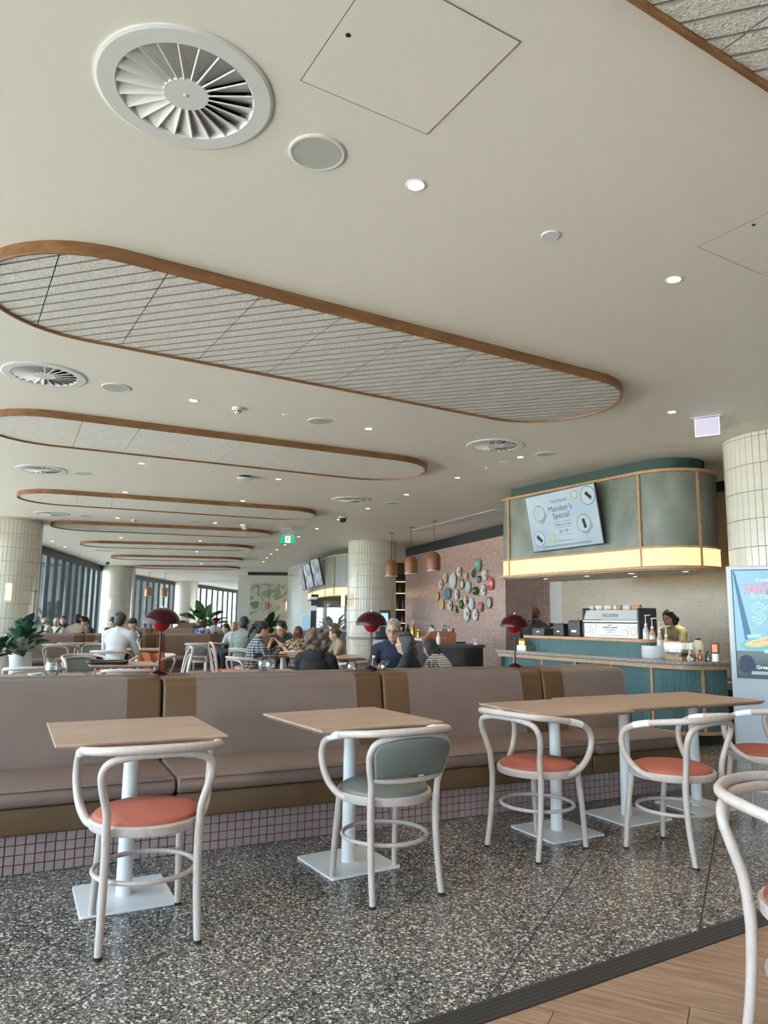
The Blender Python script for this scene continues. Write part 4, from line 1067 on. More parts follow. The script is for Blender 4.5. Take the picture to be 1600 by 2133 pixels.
# syrups
q0_ = dep(1362, 1300, 8.62); r = empty('bottle_riser', (q0_.x, q0_.y, .881), math.radians(-8), 'dark stepped riser carrying the syrup bottles', 'riser')
SY = [(1342, 8.75, .165, (.62, .62, .62)), (1355, 8.68, .13, (.55, .32, .22)), (1370, 8.60, .085, (.55, .45, .36)), (1383, 8.53, .04, (.52, .42, .33))]
inv_ = (Matrix.Translation((q0_.x, q0_.y, 0)) @ Matrix.Rotation(math.radians(-8), 4, 'Z')).inverted()
for k, (x, Yk, zk, c) in enumerate(SY):
    l_ = inv_ @ Vector(((x - 800) / FPX * Yk, Yk, 0)); MB().box((l_.x, l_.y, zk / 2), (.078, .10, zk)).build('step', MT['charcoal'], r)
for k, (x, Yk, zk, c) in enumerate(SY):
    h = .285; r = empty('syrup_bottle', ((x - 800) / FPX * Yk, Yk, .881 + zk), 0, ['first syrup pump bottle, right beside the espresso machine', 'second syrup pump bottle from the espresso machine', 'third syrup pump bottle from the espresso machine', 'lowest syrup pump bottle, farthest from the espresso machine'][k], 'bottle', 'syrup bottles with pumps')
    sm = mat('syrup_%d' % k, c, .2)
    MB().lathe([(0, 0), (.034, 0), (.036, .01), (.036, h * .5), (.016, h * .66), (.014, h * .72), (0, h * .72)], 16).build('bottle', sm, r, smooth=True); MB().lathe([(.0365, .04), (.0368, .04), (.0368, h * .42), (.0365, h * .42)], 16).build('paper_label', MT['bluewhite'], r)
    pm = MB().lathe([(0, h * .70), (.018, h * .70), (.018, h * .78), (.006, h * .80), (.005, h * 1.12), (0, h * 1.12)], 12).build('pump', MT['bluewhite'], r, smooth=True)
    MB().bar((-.012, 0, h * 1.12), (.055, 0, h * 1.14), .014, .012).build('spout', MT['bluewhite'], pm)
# tubs, box and jars on the granite
q = at(1362, 1371, .881); r = empty('white_tub', (q.x + .05, q.y + .10, .881), 0, 'round white tub on the granite below the syrup bottles', 'tub'); r.scale = (1.22, 1.22, 1)
MB().lathe([(0, 0), (.115, 0), (.118, .004), (.118, .135), (.112, .138), (.110, .02), (0, .015)], 28).build('wall', MT['bluewhite'], r, smooth=True); MB().ring([(.118, .045), (.120, .045), (.120, .05), (.118, .05)], 28).build('groove', MT['white_paint'], r); MB().ring([(.118, .09), (.120, .09), (.120, .095), (.118, .095)], 28).build('groove', MT['white_paint'], r)
q = at(1392, 1372, .881); r = empty('cream_tub', (q.x + .06, q.y + .16, .881), 0, 'cream tub half hidden behind the clear box', 'tub')
MB().lathe([(0, 0), (.10, 0), (.104, .004), (.104, .125), (.098, .128), (.096, .02), (0, .015)], 24).build('wall', MT['col_tile'], r, smooth=True); MB().ring([(.104, .055), (.106, .055), (.106, .06), (.104, .06)], 24).build('groove', MT['white_paint'], r)
q = at(1424, 1376, .881); r = empty('clear_box', (q.x, q.y + .12, .881), AL, 'clear acrylic box with kraft base and wooden lid', 'box')
MB().box((0, 0, .04), (.19, .22, .08)).build('kraft_tray', MT['cardboard'], r); MB().box((0, 0, .115), (.19, .22, .15)).build('acrylic_case', MT['clear'], r); MB().box((0, 0, .196), (.21, .24, .014)).build('wooden_lid', MT['oak_edge'], r)
for k in range(3): MB().box((0, -.05 + .05 * k, .095), (.12, .04, .03)).build('sachet', MT['bluewhite'], r)
q = at(1436, 1379, .881); r = empty('serving_scoop', (q.x, q.y, .881), 0, 'pale wooden scoop standing right of the clear box', 'scoop')
MB().ell((0, 0, .036), (.024, .012, .034), 12, 8).build('bowl', mat('pale_wood', (.74, .60, .44), .6), r, smooth=True); MB().cap((0, 0, .06), (.012, 0, .115), .006, .011).build('handle', bpy.data.materials['pale_wood'], r, smooth=True)
for k, (x, w, h, c, l) in enumerate([(1444, .035, .075, (.5, .48, .42), 'short clear jar right of the wooden scoop'), (1477, .026, .065, (.42, .50, .24), 'small green jar left of the card terminal')]):
    q = at(x, 1377, .881); r = empty('glass_jar', (q.x, q.y + .02, .881), 0, l, 'jar', 'jars on the granite')
    MB().lathe([(0, 0), (w, 0), (w, h * .8), (w * .8, h), (0, h)], 16).build('glass', MT['clear'], r, smooth=True); MB().lathe([(0, .003), (w * .9, .003), (w * .9, h * .5), (0, h * .5)], 14).build('filling', mat('jar_fill_%d' % k, c, .7), r); MB().lathe([(0, h), (w * .85, h), (w * .85, h + .01), (0, h + .01)], 14).build('lid', MT['oak_edge'], r)
q = at(1459, 1376, .881); r = empty('copper_bottle', (q.x, q.y, .881), 0, 'small copper bottle before the white vacuum jug', 'bottle')
MB().lathe([(0, 0), (.022, 0), (.026, .02), (.022, .065), (.012, .08), (.012, .095), (0, .095)], 16).build('body', mat('copper_metal', (.62, .26, .15), .3, .7), r, smooth=True); MB().lathe([(0, .095), (.016, .095), (.016, .112), (0, .112)], 12).build('stopper', MT['blackplastic'], r)
q = at(1470, 1377, .881); r = empty('black_pen', (q.x, q.y, .881), .3, 'slim black pen stand right of the copper bottle', 'stand')
MB().lathe([(0, 0), (.016, 0), (.014, .01), (0, .01)], 10).build('foot', MT['blackplastic'], r); MB().cap((0, 0, .01), (.03, 0, .10), .005, .009).build('shaft', MT['blackplastic'], r)
q = at(1464, 1371, .881); r = empty('vacuum_jug', (q.x + .03, q.y + .17, .881), 0, 'cream vacuum jug with black stopper on the counter', 'jug')
MB().lathe([(0, 0), (.058, 0), (.062, .01), (.062, .15), (.05, .19), (.03, .205), (0, .205)], 24).build('body', mat('cream_enamel', (.82, .76, .64), .35), r, smooth=True); MB().lathe([(0, .205), (.026, .205), (.028, .222), (0, .224)], 16).build('stopper', MT['blackplastic'], r); MB().tube(spline([(-.05, 0, .17), (-.095, 0, .15), (-.095, 0, .07), (-.058, 0, .05)], 5), .008, 8).build('handle', bpy.data.materials['cream_enamel'], r, smooth=True)
q = at(1491, 1378, .881); r = empty('card_terminal', (q.x, q.y, .881), math.radians(-20), 'card payment terminal with orange screen on a steel stand', 'terminal')
MB().prism(rrect(-.036, .036, -.03, .03, .01), 0, .082).build('stand', MT['steel'], r, smooth=True); MB().box((0, .012, .13), (.072, .035, .11), M=Matrix.Rotation(-.12, 3, 'X')).build('reader', MT['blackplastic'], r, bev=.005); MB().box((-.004, -.008, .138), (.052, .004, .082), M=Matrix.Rotation(-.12, 3, 'X')).build('screen', emis('orange_screen', (1.0, .24, .12), .9), r)
q = P(6.95, 7.72, .881); r = empty('napkin_box', q, AL, 'small steel box with gold rack at the left end of the granite', 'box')
MB().box((0, 0, .035), (.16, .18, .07)).build('steel_box', MT['steel'], r, bev=.004); MB().box((0, .02, .10), (.10, .12, .06)).build('gold_rack', mat('brass', (.62, .40, .14), .3, .9), r)
for k in range(4): MB().box((.0, -.02 + .03 * k, .145), (.09, .006, .03)).build('wire', bpy.data.materials['brass'], r)

# ================================================================== MENU CANOPY
BA, BB = 7.55, 7.2
bk = empty('menu_canopy', P(BA, BB, 0), AL, 'rounded sage plaster canopy with glowing light band above the coffee counter', 'canopy')
bo = rrect(0, 1.2, -1.57, 1.8, [.6, .6, .02, .22], 14)
MB().prism(bo, 2.236, 3.17).build('plaster_face', MT['plaster'], bk, smooth=True)
MB().prism(offset_poly(bo, -.13), 3.2, CEIL - .002).build('neck', MT['green_neck'], bk, smooth=True)
for nm, z0, z1, of in (('top_trim', 3.17, 3.21, .04), ('middle_trim', 2.208, 2.236, .03), ('bottom_trim', 1.945, 1.985, .045)):
    MB().prism(offset_poly(bo, of), z0, z1).build(nm, MT['oak_edge'], bk, bev=.008, bseg=2)
MB().prism(offset_poly(bo, .008), 1.985, 2.208).build('light_band', MT['lightbox'], bk, smooth=True)
MB().prism(offset_poly(bo, -.03), 1.938, 1.9445).build('soffit', MT['white_paint'], bk)
def on_face(x, y, a_=BA): return onplane(x, y, P(a_, 0), AX)
def loc_ab(p): return (p.x * AX.x + p.y * AX.y, p.x * BX.x + p.y * BX.y)
for x in (1062, 1337):
    b = loc_ab(on_face(x, 1150))[1] - BB
    MB().box((-.012, b, 2.70), (.026, .026, .94)).build('batten', MT['oak_edge'], bk); MB().box((-.016, b, 2.097), (.014, .02, .222)).build('batten', MT['oak_edge'], bk)
for t in (math.radians(254),):
    cx, cy = .6 + .605 * math.cos(t), -.97 + .605 * math.sin(t); MB().box((cx, cy, 2.70), (.03, .03, .94), t).build('batten', MT['oak_edge'], bk); MB().box((cx, cy, 2.097), (.03, .026, .222), t).build('batten', MT['oak_edge'], bk)
for k, (a, b) in enumerate(((8.0, 8.4), (7.95, 7.5), (7.95, 6.7), (8.15, 6.0), (8.5, 7.1))):
    downlight(P(a, b), ['downlight under the canopy at its left end', 'second downlight under the canopy from the left', 'middle downlight under the canopy', 'downlight under the rounded right end of the canopy', 'downlight under the canopy close to the beige wall'][k], 1.938)
# screen on the canopy
def quad_frame(tl, tr, br, bl):
    c = (tl + tr + br + bl) / 4; u = ((tr - tl) + (br - bl)).normalized(); v = ((tl - bl) + (tr - br)); v = (v - u * v.dot(u)).normalized(); n = u.cross(v)
    w = ((tr - tl).length + (br - bl).length) / 2; h = ((tl - bl).length + (tr - br).length) / 2
    return Matrix(((u.x, v.x, n.x, c.x), (u.y, v.y, n.y, c.y), (u.z, v.z, n.z, c.z), (0, 0, 0, 1))), w, h
def screen_mat(name, c0, c1, s, scale=1.2):
    m, nt, b = newmat(name); tc = nt.nodes.new('ShaderNodeTexCoord'); nz = nt.nodes.new('ShaderNodeTexNoise'); nz.inputs['Scale'].default_value = scale
    r = nt.nodes.new('ShaderNodeValToRGB'); r.color_ramp.elements[0].position = .35; r.color_ramp.elements[1].position = .65; r.color_ramp.elements[0].color = (*c0, 1); r.color_ramp.elements[1].color = (*c1, 1)
    nt.links.new(tc.outputs['Object'], nz.inputs[0]); nt.links.new(nz.outputs[0], r.inputs[0]); nt.links.new(r.outputs[0], b.inputs['Emission Color']); b.inputs['Emission Strength'].default_value = s
    b.inputs['Base Color'].default_value = (.05, .06, .07, 1); b.inputs['Roughness'].default_value = .15; return m
aT, aB = 7.33, 7.47
FM, sw, sh = quad_frame(on_face(1095, 1038, aT), on_face(1239, 1004.5, aT), on_face(1256, 1132.5, aB), on_face(1110.5, 1150, aB))
tv = empty('menu_screen', (0, 0, 0), 0, "tilted menu screen reading Member's Special on the green canopy", 'screen'); tv.matrix_world = FM
MB().box((0, 0, -.022), (sw + .012, sh + .012, .04)).build('bezel', MT['blackplastic'], tv, bev=.003)
scr = MB().box((0, 0, .0), (sw - .012, sh - .012, .003)).build('display', screen_mat('menu_display', (.24, .40, .54), (.38, .54, .66), .36), tv)
for k in (-1, 1): MB().box((k * .15, -.05, -.10), (.05, .3, .13)).build('wall_bracket', MT['blackplastic'], tv)
ink_e = mat('screen_ink', (.006, .01, .016), .4)
def tline(t, size, x, y, m=ink_e, p=scr, **k): return txt(t, size, Matrix.Translation((x, y, .0022)), m, p, ext=.0003, **k)
tline('Food Quarter', .058, -.01, sh * .335); tline("Member's", .118, -.01, sh * .20); tline('Special', .118, -.01, sh * .075)
tline('Coffee and Cake', .048, .0, -sh * .085); tline('$11.90', .062, .0, -sh * .20)
for w, y in ((.34, -.035), (.34, -.133), (.30, -.262), (.30, -.36), (.95, -.43), (.95, -.448)): MB().box((0, sh * y, .0022), (w, .004 if y > -.3 else .006, .0006)).build('text_line', ink_e, scr)
d_board = mat('photo_board', (.20, .22, .22), .5, emit=(.36, .36, .34), es=.20); d_plate = mat('photo_plate', (.2, .25, .28), .4, emit=(.34, .46, .52), es=.34); d_rim = mat('photo_rim', (.05, .06, .07), .5); d_cake = mat('photo_cake', (.03, .018, .014), .6); d_gold = mat('photo_gold', (.30, .26, .08), .5, emit=(.40, .34, .10), es=.3)
def disc(x, y, r, m, z, n=28): MB().lathe([(0, z), (r, z), (r, z - .0006), (0, z - .0006)], n).build('plate_photo', m, scr, loc=(x, y, 0))
for x, y, r, bd in ((-.40, .12, .115, True), (-.47, -.20, .115, False), (.36, -.09, .125, True), (.53, .23, .13, False)):
    x *= sw / 1.25; y *= sh / .72
    if bd: MB().box((x + .02, y - .02, .0020), (.20, .24, .0008), .75).build('board_photo', d_board, scr)
    xx = min(x, sw / 2 - r - .01); xx = max(xx, -sw / 2 + r + .01); disc(xx, y, r, d_rim, .0030); disc(xx, y, r * .94, d_plate, .0036)
    if abs(y - .12 * sh / .72) > .01 and x != .53 * sw / 1.25: MB().box((xx + .01, y, .0044), (.05, .13, .001), .2 if bd else .8).build('cake_photo', d_cake, scr)
for x, y in ((.28, .27), (-.22, -.21)): disc(x * sw / 1.25, y * sh / .72, .066, d_gold, .0030); disc(x * sw / 1.25, y * sh / .72, .045, d_plate, .0036)

# ================================================================== ADVERTISING TOTEM
kl = Vector((3.40, 7.2, 0)); ku = Vector((.905, -.425, 0)); KW, KH = .80, 1.845
kz = math.atan2(ku.y, ku.x); kc = kl + ku * (KW / 2)
ks = empty('advertising_totem', (kc.x, kc.y, 0), kz, 'tall white advertising totem with blue poster screen at the right edge', 'sign')
MT['totem'] = mat('white_gloss_totem', (.46, .52, .60), .18, coat=.3)
MB().prism(rrect(-KW / 2, KW / 2, 0, .14, .02, 4), 0.0, KH).build('body', MT['totem'], ks, bev=.008)
km, nt, b_ = newmat('totem_poster'); tc = nt.nodes.new('ShaderNodeTexCoord'); sp = nt.nodes.new('ShaderNodeSeparateXYZ'); nt.links.new(tc.outputs['Object'], sp.inputs[0])
rp = nt.nodes.new('ShaderNodeValToRGB'); mrn = nt.nodes.new('ShaderNodeMapRange'); mrn.inputs[1].default_value = -.515; mrn.inputs[2].default_value = .515; rp.color_ramp.interpolation = 'CONSTANT'
rp.color_ramp.elements[0].color = (.015, .025, .045, 1); rp.color_ramp.elements[1].position = .245; rp.color_ramp.elements[1].color = (.20, .50, .68, 1)
nt.links.new(sp.outputs['Z'], mrn.inputs[0]); nt.links.new(mrn.outputs[0], rp.inputs[0]); nt.links.new(rp.outputs[0], b_.inputs['Emission Color']); b_.inputs['Emission Strength'].default_value = .50; b_.inputs['Base Color'].default_value = (.04, .07, .09, 1); b_.inputs['Roughness'].default_value = .12
SW_, SH_ = .70, 1.03; zc = KH - .045 - SH_ / 2; XL, ZT = -SW_ / 2, SH_ / 2
ps = MB().box((0, 0, 0), (SW_, .004, SH_)).build('poster_screen', km, ks, loc=(.005, -.003, zc))
fr = MB(); fr.box((0, 0, SH_ / 2 + .004), (SW_ + .02, .006, .008)); fr.box((0, 0, -SH_ / 2 - .004), (SW_ + .02, .006, .008)); fr.box((-SW_ / 2 - .004, 0, 0), (.008, .006, SH_)); fr.box((SW_ / 2 + .004, 0, 0), (.008, .006, SH_)); fr.build('screen_edge', MT['dark_frame'], ps)
def kt(t, size, x, z, m, **k): return txt(t, size, Matrix.Translation((x, -.0034, z)) @ RX90, m, ps, ext=.0006, **k)
t_white = emis('poster_white', (.72, .92, .96), .6); t_pink = emis('poster_pink', (1.0, .36, .50), .5); t_red = emis('poster_red', (1.0, .07, .16), .6); t_cyan = emis('poster_cyan', (.50, .92, .90), .5); t_neon = emis('poster_neon', (.52, .98, .78), .7); t_yel = emis('poster_yellow', (.85, .85, .18), .55); t_blue = emis('poster_blue', (.07, .20, .36), .6)
kt('Food Quarter', .050, XL + .205, ZT - .095, t_white, align='LEFT', off=.0008)
kt('FANT', .150, XL + .10, ZT - .185, t_pink, align='LEFT', off=.003, sx=.56); kt('A', .150, XL + .292, ZT - .185, t_red, align='LEFT', off=.003, sx=.56)
kt('flavour', .085, XL + .135, ZT - .252, t_cyan, align='LEFT', shear=.35, off=.0012, sx=.8)
S_ = [(.085, .075), (.06, .135), (0, .155), (-.065, .13), (-.078, .075), (-.05, .03), (.03, -.005), (.07, -.05), (.06, -.115), (0, -.145), (-.065, -.125), (-.088, -.07)]
zb, xb = ZT - .415, XL + .212
def ribbon(pts, d):
    pts = [Vector(p) for p in spline([(x, z, 0) for x, z in pts], 5)]; L, R = [], []
    for i, p in enumerate(pts):
        t = (pts[min(i + 1, len(pts) - 1)] - pts[max(i - 1, 0)]).normalized(); n = Vector((-t.y, t.x, 0)); L.append(p + n * d); R.append(p - n * d)
    return L + R[::-1]
MB().tube([(xb + p.x, -.007, zb + p.y) for p in ribbon([(x * .50, z * .52) for x, z in S_], .014)], .0042, 6, True).build('neon_stroke', t_neon, ps, smooth=True)
for s_ in (1, -1): MB().tube([(xb - .010, -.007, zb + s_ * .088), (xb - .010, -.007, zb + s_ * .106), (xb + .010, -.007, zb + s_ * .106), (xb + .010, -.007, zb + s_ * .088)], .0042, 6).build('neon_stroke', t_neon, ps)
one = [(.062, .055), (.105, .095), (.150, .095), (.150, -.175), (.090, -.175), (.090, .035), (.062, .035)]
MB().tube([(xb + x, -.007, zb + z) for x, z in one], .0045, 6, True).build('neon_stroke', t_neon, ps)
MB().box((XL + .50, -.003, zb - .03), (.20, .002, .30)).build('yellow_panel', t_yel, ps); MB().box((XL + .58, -.0025, ZT - .055), (.22, .002, .10)).build('blue_panel', t_blue, ps)
MB().add([(XL + .004, -.0026, ZT - .01), (XL + .02, -.0026, ZT - .01), (XL + .135, -.0026, ZT - .62), (XL + .085, -.0026, ZT - .70)], [(0, 3, 2, 1)]).build('dark_stripe', t_blue, ps)
food = mat('poster_food', (.3, .25, .15), .5, emit=(.80, .66, .40), es=.45, noise=.3, nscale=30); green = emis('poster_teal', (.22, .62, .60), .5)
MB().ell((XL + .21, -.003, ZT - .705), (.17, .002, .062), 28, 8, M=Matrix.Rotation(-.12, 3, 'Y')).build('plate_photo', green, ps); MB().ell((XL + .205, -.005, ZT - .70), (.13, .002, .038), 24, 8, M=Matrix.Rotation(-.15, 3, 'Y')).build('wrap_photo', food, ps); MB().cap((XL + .15, -.008, ZT - .69), (XL + .27, -.008, ZT - .655), .016, .020).build('wrap_photo', food, ps)
MB().ell((XL + .46, -.003, ZT - .76), (.15, .002, .08), 24, 8).build('plate_photo', green, ps); MB().ell((XL + .46, -.005, ZT - .755), (.11, .002, .05), 24, 8).build('salad_photo', food, ps)
for x, z in ((.16, .635), (.30, .775)): MB().box((XL + x, -.0045, ZT - z), (.12, .002, .032), M=Matrix.Rotation(-.06, 3, 'Y')).build('price_tag', t_cyan, ps)
MB().ell((XL + .085, -.003, ZT - .90), (.07, .002, .085), 24, 8).build('bowl_photo', mat('poster_dark', (.01, .015, .03), .5, emit=(.03, .05, .10), es=.6), ps)
kt('Great Value', .048, XL + .165, ZT - .93, t_white, align='LEFT', off=.001)
for k in range(2): MB().box((XL + .36, -.003, ZT - .975 - k * .016), (.48, .002, .008)).build('text_line', t_white, ps)
# refuse bin between the counter and the totem
q = dep(1516, 1440, 9.1); r = empty('waste_bin', (q.x, q.y, 0), AL, 'dark bin with a plastic liner between counter and totem', 'bin')
MB().prism(rrect(-.17, .17, -.17, .17, .04), 0, .55).build('bin_body', mat('navy_bin', (.012, .018, .035), .5), r); MB().ring([(.24, .52), (.25, .50), (.255, .58), (.22, .60)], 20).build('liner', mat('bin_liner', (.22, .24, .27), .3), r, smooth=True)

# ================================================================== PLATES ON THE PINK WALL
pd = (Vector((K2[0], K2[1], 0)) - Vector((K1[0], K1[1], 0))).normalized(); pn = Vector((pd.y, -pd.x, 0))
if pn.dot(C0 - Vector((K1[0], K1[1], 0))) < 0: pn = -pn
wz = math.atan2(pn.y, pn.x)
PLT = [(1153, 712, 205, (.16, .42, .36), None, 'glossy turquoise plate, topmost on the pink wall'), (862, 810, 160, (.72, .68, .60), (.65, .03, .03), 'cream plate with a red spot'), (1070, 835, 150, (.70, .62, .52), (.08, .06, .05), 'cream plate with dark rim below left of the turquoise plate'), (1253, 858, 170, (.66, .66, .64), (.22, .30, .36), 'white plate with blue rectangle right of the turquoise plate'),
       (655, 900, 155, (.66, .50, .36), (.55, .22, .08), 'cream plate with orange motif at upper left of the cluster'), (770, 940, 240, (.58, .66, .68), None, 'largest pale blue-white plate'), (970, 880, 115, (.62, .50, .40), (.45, .20, .14), 'small cream plate with pink lines'), (1163, 925, 115, (.10, .17, .18), (.62, .64, .62), 'small dark teal plate with white star'),
       (1343, 990, 205, (.62, .12, .12), (.72, .62, .56), 'large red plate at the right edge of the cluster'), (585, 1000, 155, (.66, .62, .55), (.25, .16, .12), 'white plate with brown motif at far left'), (903, 995, 150, (.07, .12, .09), (.68, .62, .56), 'plate with dark green rim and pale centre'), (1003, 1042, 175, (.40, .56, .58), None, 'light blue plate in the middle'),
       (1110, 1098, 130, (.02, .09, .03), None, 'dark green leaf-shaped plate'), (1232, 1090, 170, (.66, .66, .66), (.10, .08, .10), 'white plate with black lines'), (532, 1178, 145, (.66, .46, .18), (.72, .60, .34), 'yellow plate, leftmost in the cluster'), (682, 1140, 175, (.14, .27, .34), None, 'steel blue squarish plate at left'),
       (825, 1150, 155, (.64, .63, .62), (.12, .16, .30), 'white plate with navy motif'), (598, 1303, 175, (.70, .48, .22), None, 'plain mustard plate at lower left'), (725, 1318, 165, (.64, .60, .54), (.10, .08, .10), 'cream plate with dark motif at lower left'), (812, 1375, 115, (.34, .32, .25), (.16, .16, .12), 'small grey-green plate'),
       (895, 1300, 130, (.03, .14, .04), None, 'small bright green oval plate'), (960, 1240, 125, (.68, .58, .36), (.12, .10, .05), 'small pale yellow plate'), (1052, 1295, 170, (.60, .68, .74), (.45, .55, .62), 'plain pale blue-white plate at lower middle'), (1188, 1342, 165, (.56, .26, .24), (.70, .50, .46), 'pink patterned plate at lower right'), (1313, 1278, 175, (.22, .24, .20), (.50, .50, .42), 'grey-green ringed plate at right'),
       (980, 1450, 205, (.66, .70, .70), (.40, .26, .05), 'white plate with lemon motif at the bottom'), (1110, 1460, 180, (.64, .70, .76), (.60, .16, .04), 'white plate with orange bird motif at the bottom')]
for k, (zx, zy, zh, c1, c2, l) in enumerate(PLT):
    x, y = 840 + zx / 7.2727, 1080 + zy / 7.2727; q = onplane(x, y, (K1[0], K1[1], 0), pn); rr = zh / 7.2727 / 2 * q.y / FPX
    r = empty('wall_plate', q + pn * .004, 0, l + ' on the pink tiled wall', 'plate', 'decorative plates on the pink wall')
    M = Matrix.Rotation(wz, 3, 'Z') @ Matrix.Rotation(PI / 2, 3, 'Y')
    m1 = mat('plate_glaze_%d' % k, c1, .18); sx = 1.0 if k not in (12, 15) else 1.0
    MB().lathe([(0, .012), (rr * .60, .012), (rr * .72, .02), (rr, .034), (rr * .99, .028), (rr * .6, 0), (0, 0)], 28, M=M, sy=1.0 if k not in (12, 15) else 1.5).build('dish', m1, r, smooth=True)
    if c2:
        m2 = mat('plate_motif_%d' % k, c2, .25)
        if k in (2, 10, 24): MB().lathe([(rr * .80, .0245), (rr * .62, .0165), (rr * .60, .0135), (0, .0135)], 24, M=M).build('motif', m2, r)
        elif k in (3, 13): MB().box((0, 0, 0), (.002, rr * .55, rr * .55), M=Matrix.Rotation(wz, 3, 'Z')).build('motif', m2, r, loc=pn * .0145)
        elif k in (7, 19, 23): 
            g = MB()
            for t in range(6): g.ell(Matrix.Rotation(wz, 3, 'Z') @ Vector((.014, rr * .34 * math.cos(t * PI / 3), rr * .34 * math.sin(t * PI / 3))), (.003, .02, .02), 8, 5)
            g.build('motif', m2, r)
        else: MB().ell(pn * .013, (rr * .3, rr * .3, rr * .34), 12, 8, M=Matrix.Rotation(wz, 3, 'Z') @ Matrix.Diagonal((.02, 1, 1)) ).build('motif', m2, r)
q = onplane(857, 1278, (K1[0], K1[1], 0), pn); r = empty('light_switch', q, wz, 'small white switch plate on the pink wall', 'switch')
MB().box((.006, 0, 0), (.012, .075, .115)).build('plate', MT['bluewhite'], r); MB().box((.014, 0, 0), (.006, .02, .03)).build('rocker', MT['white_paint'], r)

# ================================================================== PENDANTS
def pendant(x, yc, y0, y1, w, label, group='tan bullet pendants'):
    c = at(x, yc, CEIL); zt = CAM_H + (c.y / FPX) * 0; zt = dep(x, y0, c.y).z; zb_ = dep(x, y1, c.y).z; rr = w / 2 * c.y / FPX; h = zt - zb_
    r = empty('pendant_lamp', (c.x, c.y, CEIL), 0, label, 'pendant lamp', group)
    MB().lathe([(0, -.02), (.06, -.02), (.06, 0)], 20).build('ceiling_rose', MT['copper'], r); MB().tube([(0, 0, -.01), (0, 0, zt - CEIL)], .006, 6).build('cord', MT['blackplastic'], r)
    b = zb_ - CEIL; pr = [(rr, b), (rr, b + h - rr * 1.05)] + [(rr * math.cos(t), b + h - rr * 1.05 + rr * 1.05 * math.sin(t)) for t in [k * PI / 2 / 8 for k in range(1, 8)]] + [(.004, b + h)]
    MB().lathe(pr + [(.003, b + h - .006)] + [(max(.002, q[0] - .006), q[1] - .006) for q in pr[-2::-1]], 28).build('shade', MT['copper'], r, smooth=True)
    MB().ring([(rr + .002, b - .004), (rr + .002, b + .012), (rr - .008, b + .012), (rr - .008, b - .004)], 28).build('rim', MT['white_paint'], r)
    return r
pendant(816, 1110, 1166, 1201, 26.5, 'leftmost tan pendant before the tiled column'); pendant(857, 1098, 1158, 1196, 27.5, 'middle tan pendant of three by the pink wall'); pendant(904, 1085, 1149, 1190, 29, 'rightmost tan pendant before the pink wall')
pendant(312, 1193, 1222, 1242, 16, 'left one of two small tan pendants by the far windows'); pendant(345, 1194, 1223, 1243, 15.5, 'right one of two small tan pendants by the far windows')

# ================================================================== BAR BEFORE THE PINK WALL
def world_box(name, x0, x1, y0, y1, Y, dpt, m, label, cat, bev=0.0, rz=0.0):
    a = dep(x0, y1, Y); b = dep(x1, y1, Y); t = dep(x0, y0, Y)
    r = empty(name, ((a.x + b.x) / 2, Y + dpt / 2, a.z), rz, label, cat)
    MB().box((0, 0, (t.z - a.z) / 2), (b.x - a.x, dpt, t.z - a.z)).build('body', m, r, bev=bev); return r, b.x - a.x, t.z - a.z
a = dep(900, 1343, 11.2); r = empty('service_bench', (1.02, 11.5, 0), math.radians(12), 'black service bench before the pink wall with towels on its rail', 'bench')
MB().box((0, 0, .44), (.95, .6, .86)).build('cabinet', MT['blackplastic'], r); MB().box((0, 0, .89), (1.0, .64, .04)).build('worktop', MT['charcoal'], r); MB().box((-.2, -.305, .44), (.01, .01, .8)).build('door_gap', MT['black'], r)
q = dep(992, 1356, 11.3); r = empty('spray_bottle', (q.x, 11.35, .88), .4, 'white spray bottle with red print hanging on the bench end', 'bottle')
MB().lathe([(0, -.13), (.045, -.13), (.05, -.10), (.045, .03), (.018, .06), (.016, .09), (0, .09)], 16).build('bottle', MT['bluewhite'], r, smooth=True); MB().box((-.02, -.02, .115), (.07, .03, .04)).build('trigger_head', MT['bluewhite'], r); MB().box((0, -.049, -.055), (.045, .004, .07)).build('printed_label', t_red if False else mat('red_print', (.6, .05, .06), .5), r)
q = dep(915, 1333, 11.55); r = empty('menu_holder', (q.x, 11.6, .912), math.radians(15), 'tan leather menu holder standing on the black bench', 'menu holder')
g = MB().prism([(-.26, 0), (.26, 0), (.26, .17), (.20, .19), (-.14, .19), (-.26, .08)], -.07, .07); g.xf(Matrix.Rotation(PI / 2, 4, 'X')); g.build('leather_body', MT['tan'], r); MB().box((.06, -.073, .09), (.05, .006, .03)).build('stitched_logo', MT['cardboard'], r)
r = empty('bar_counter', (.80, 14.1, 0), math.radians(-68), 'pale back bar crowded with bottles and steel jugs', 'counter')
MB().box((0, 0, .45), (2.2, .6, .90)).build('cabinet', MT['charcoal'], r); MB().box((0, 0, .92), (2.25, .64, .04)).build('worktop', MT['bluewhite'], r)
bcol = [(.05, .05, .05), (.10, .11, .10), (.40, .42, .42), (.55, .30, .05), (.06, .05, .04), (.30, .32, .33), (.62, .62, .6)]
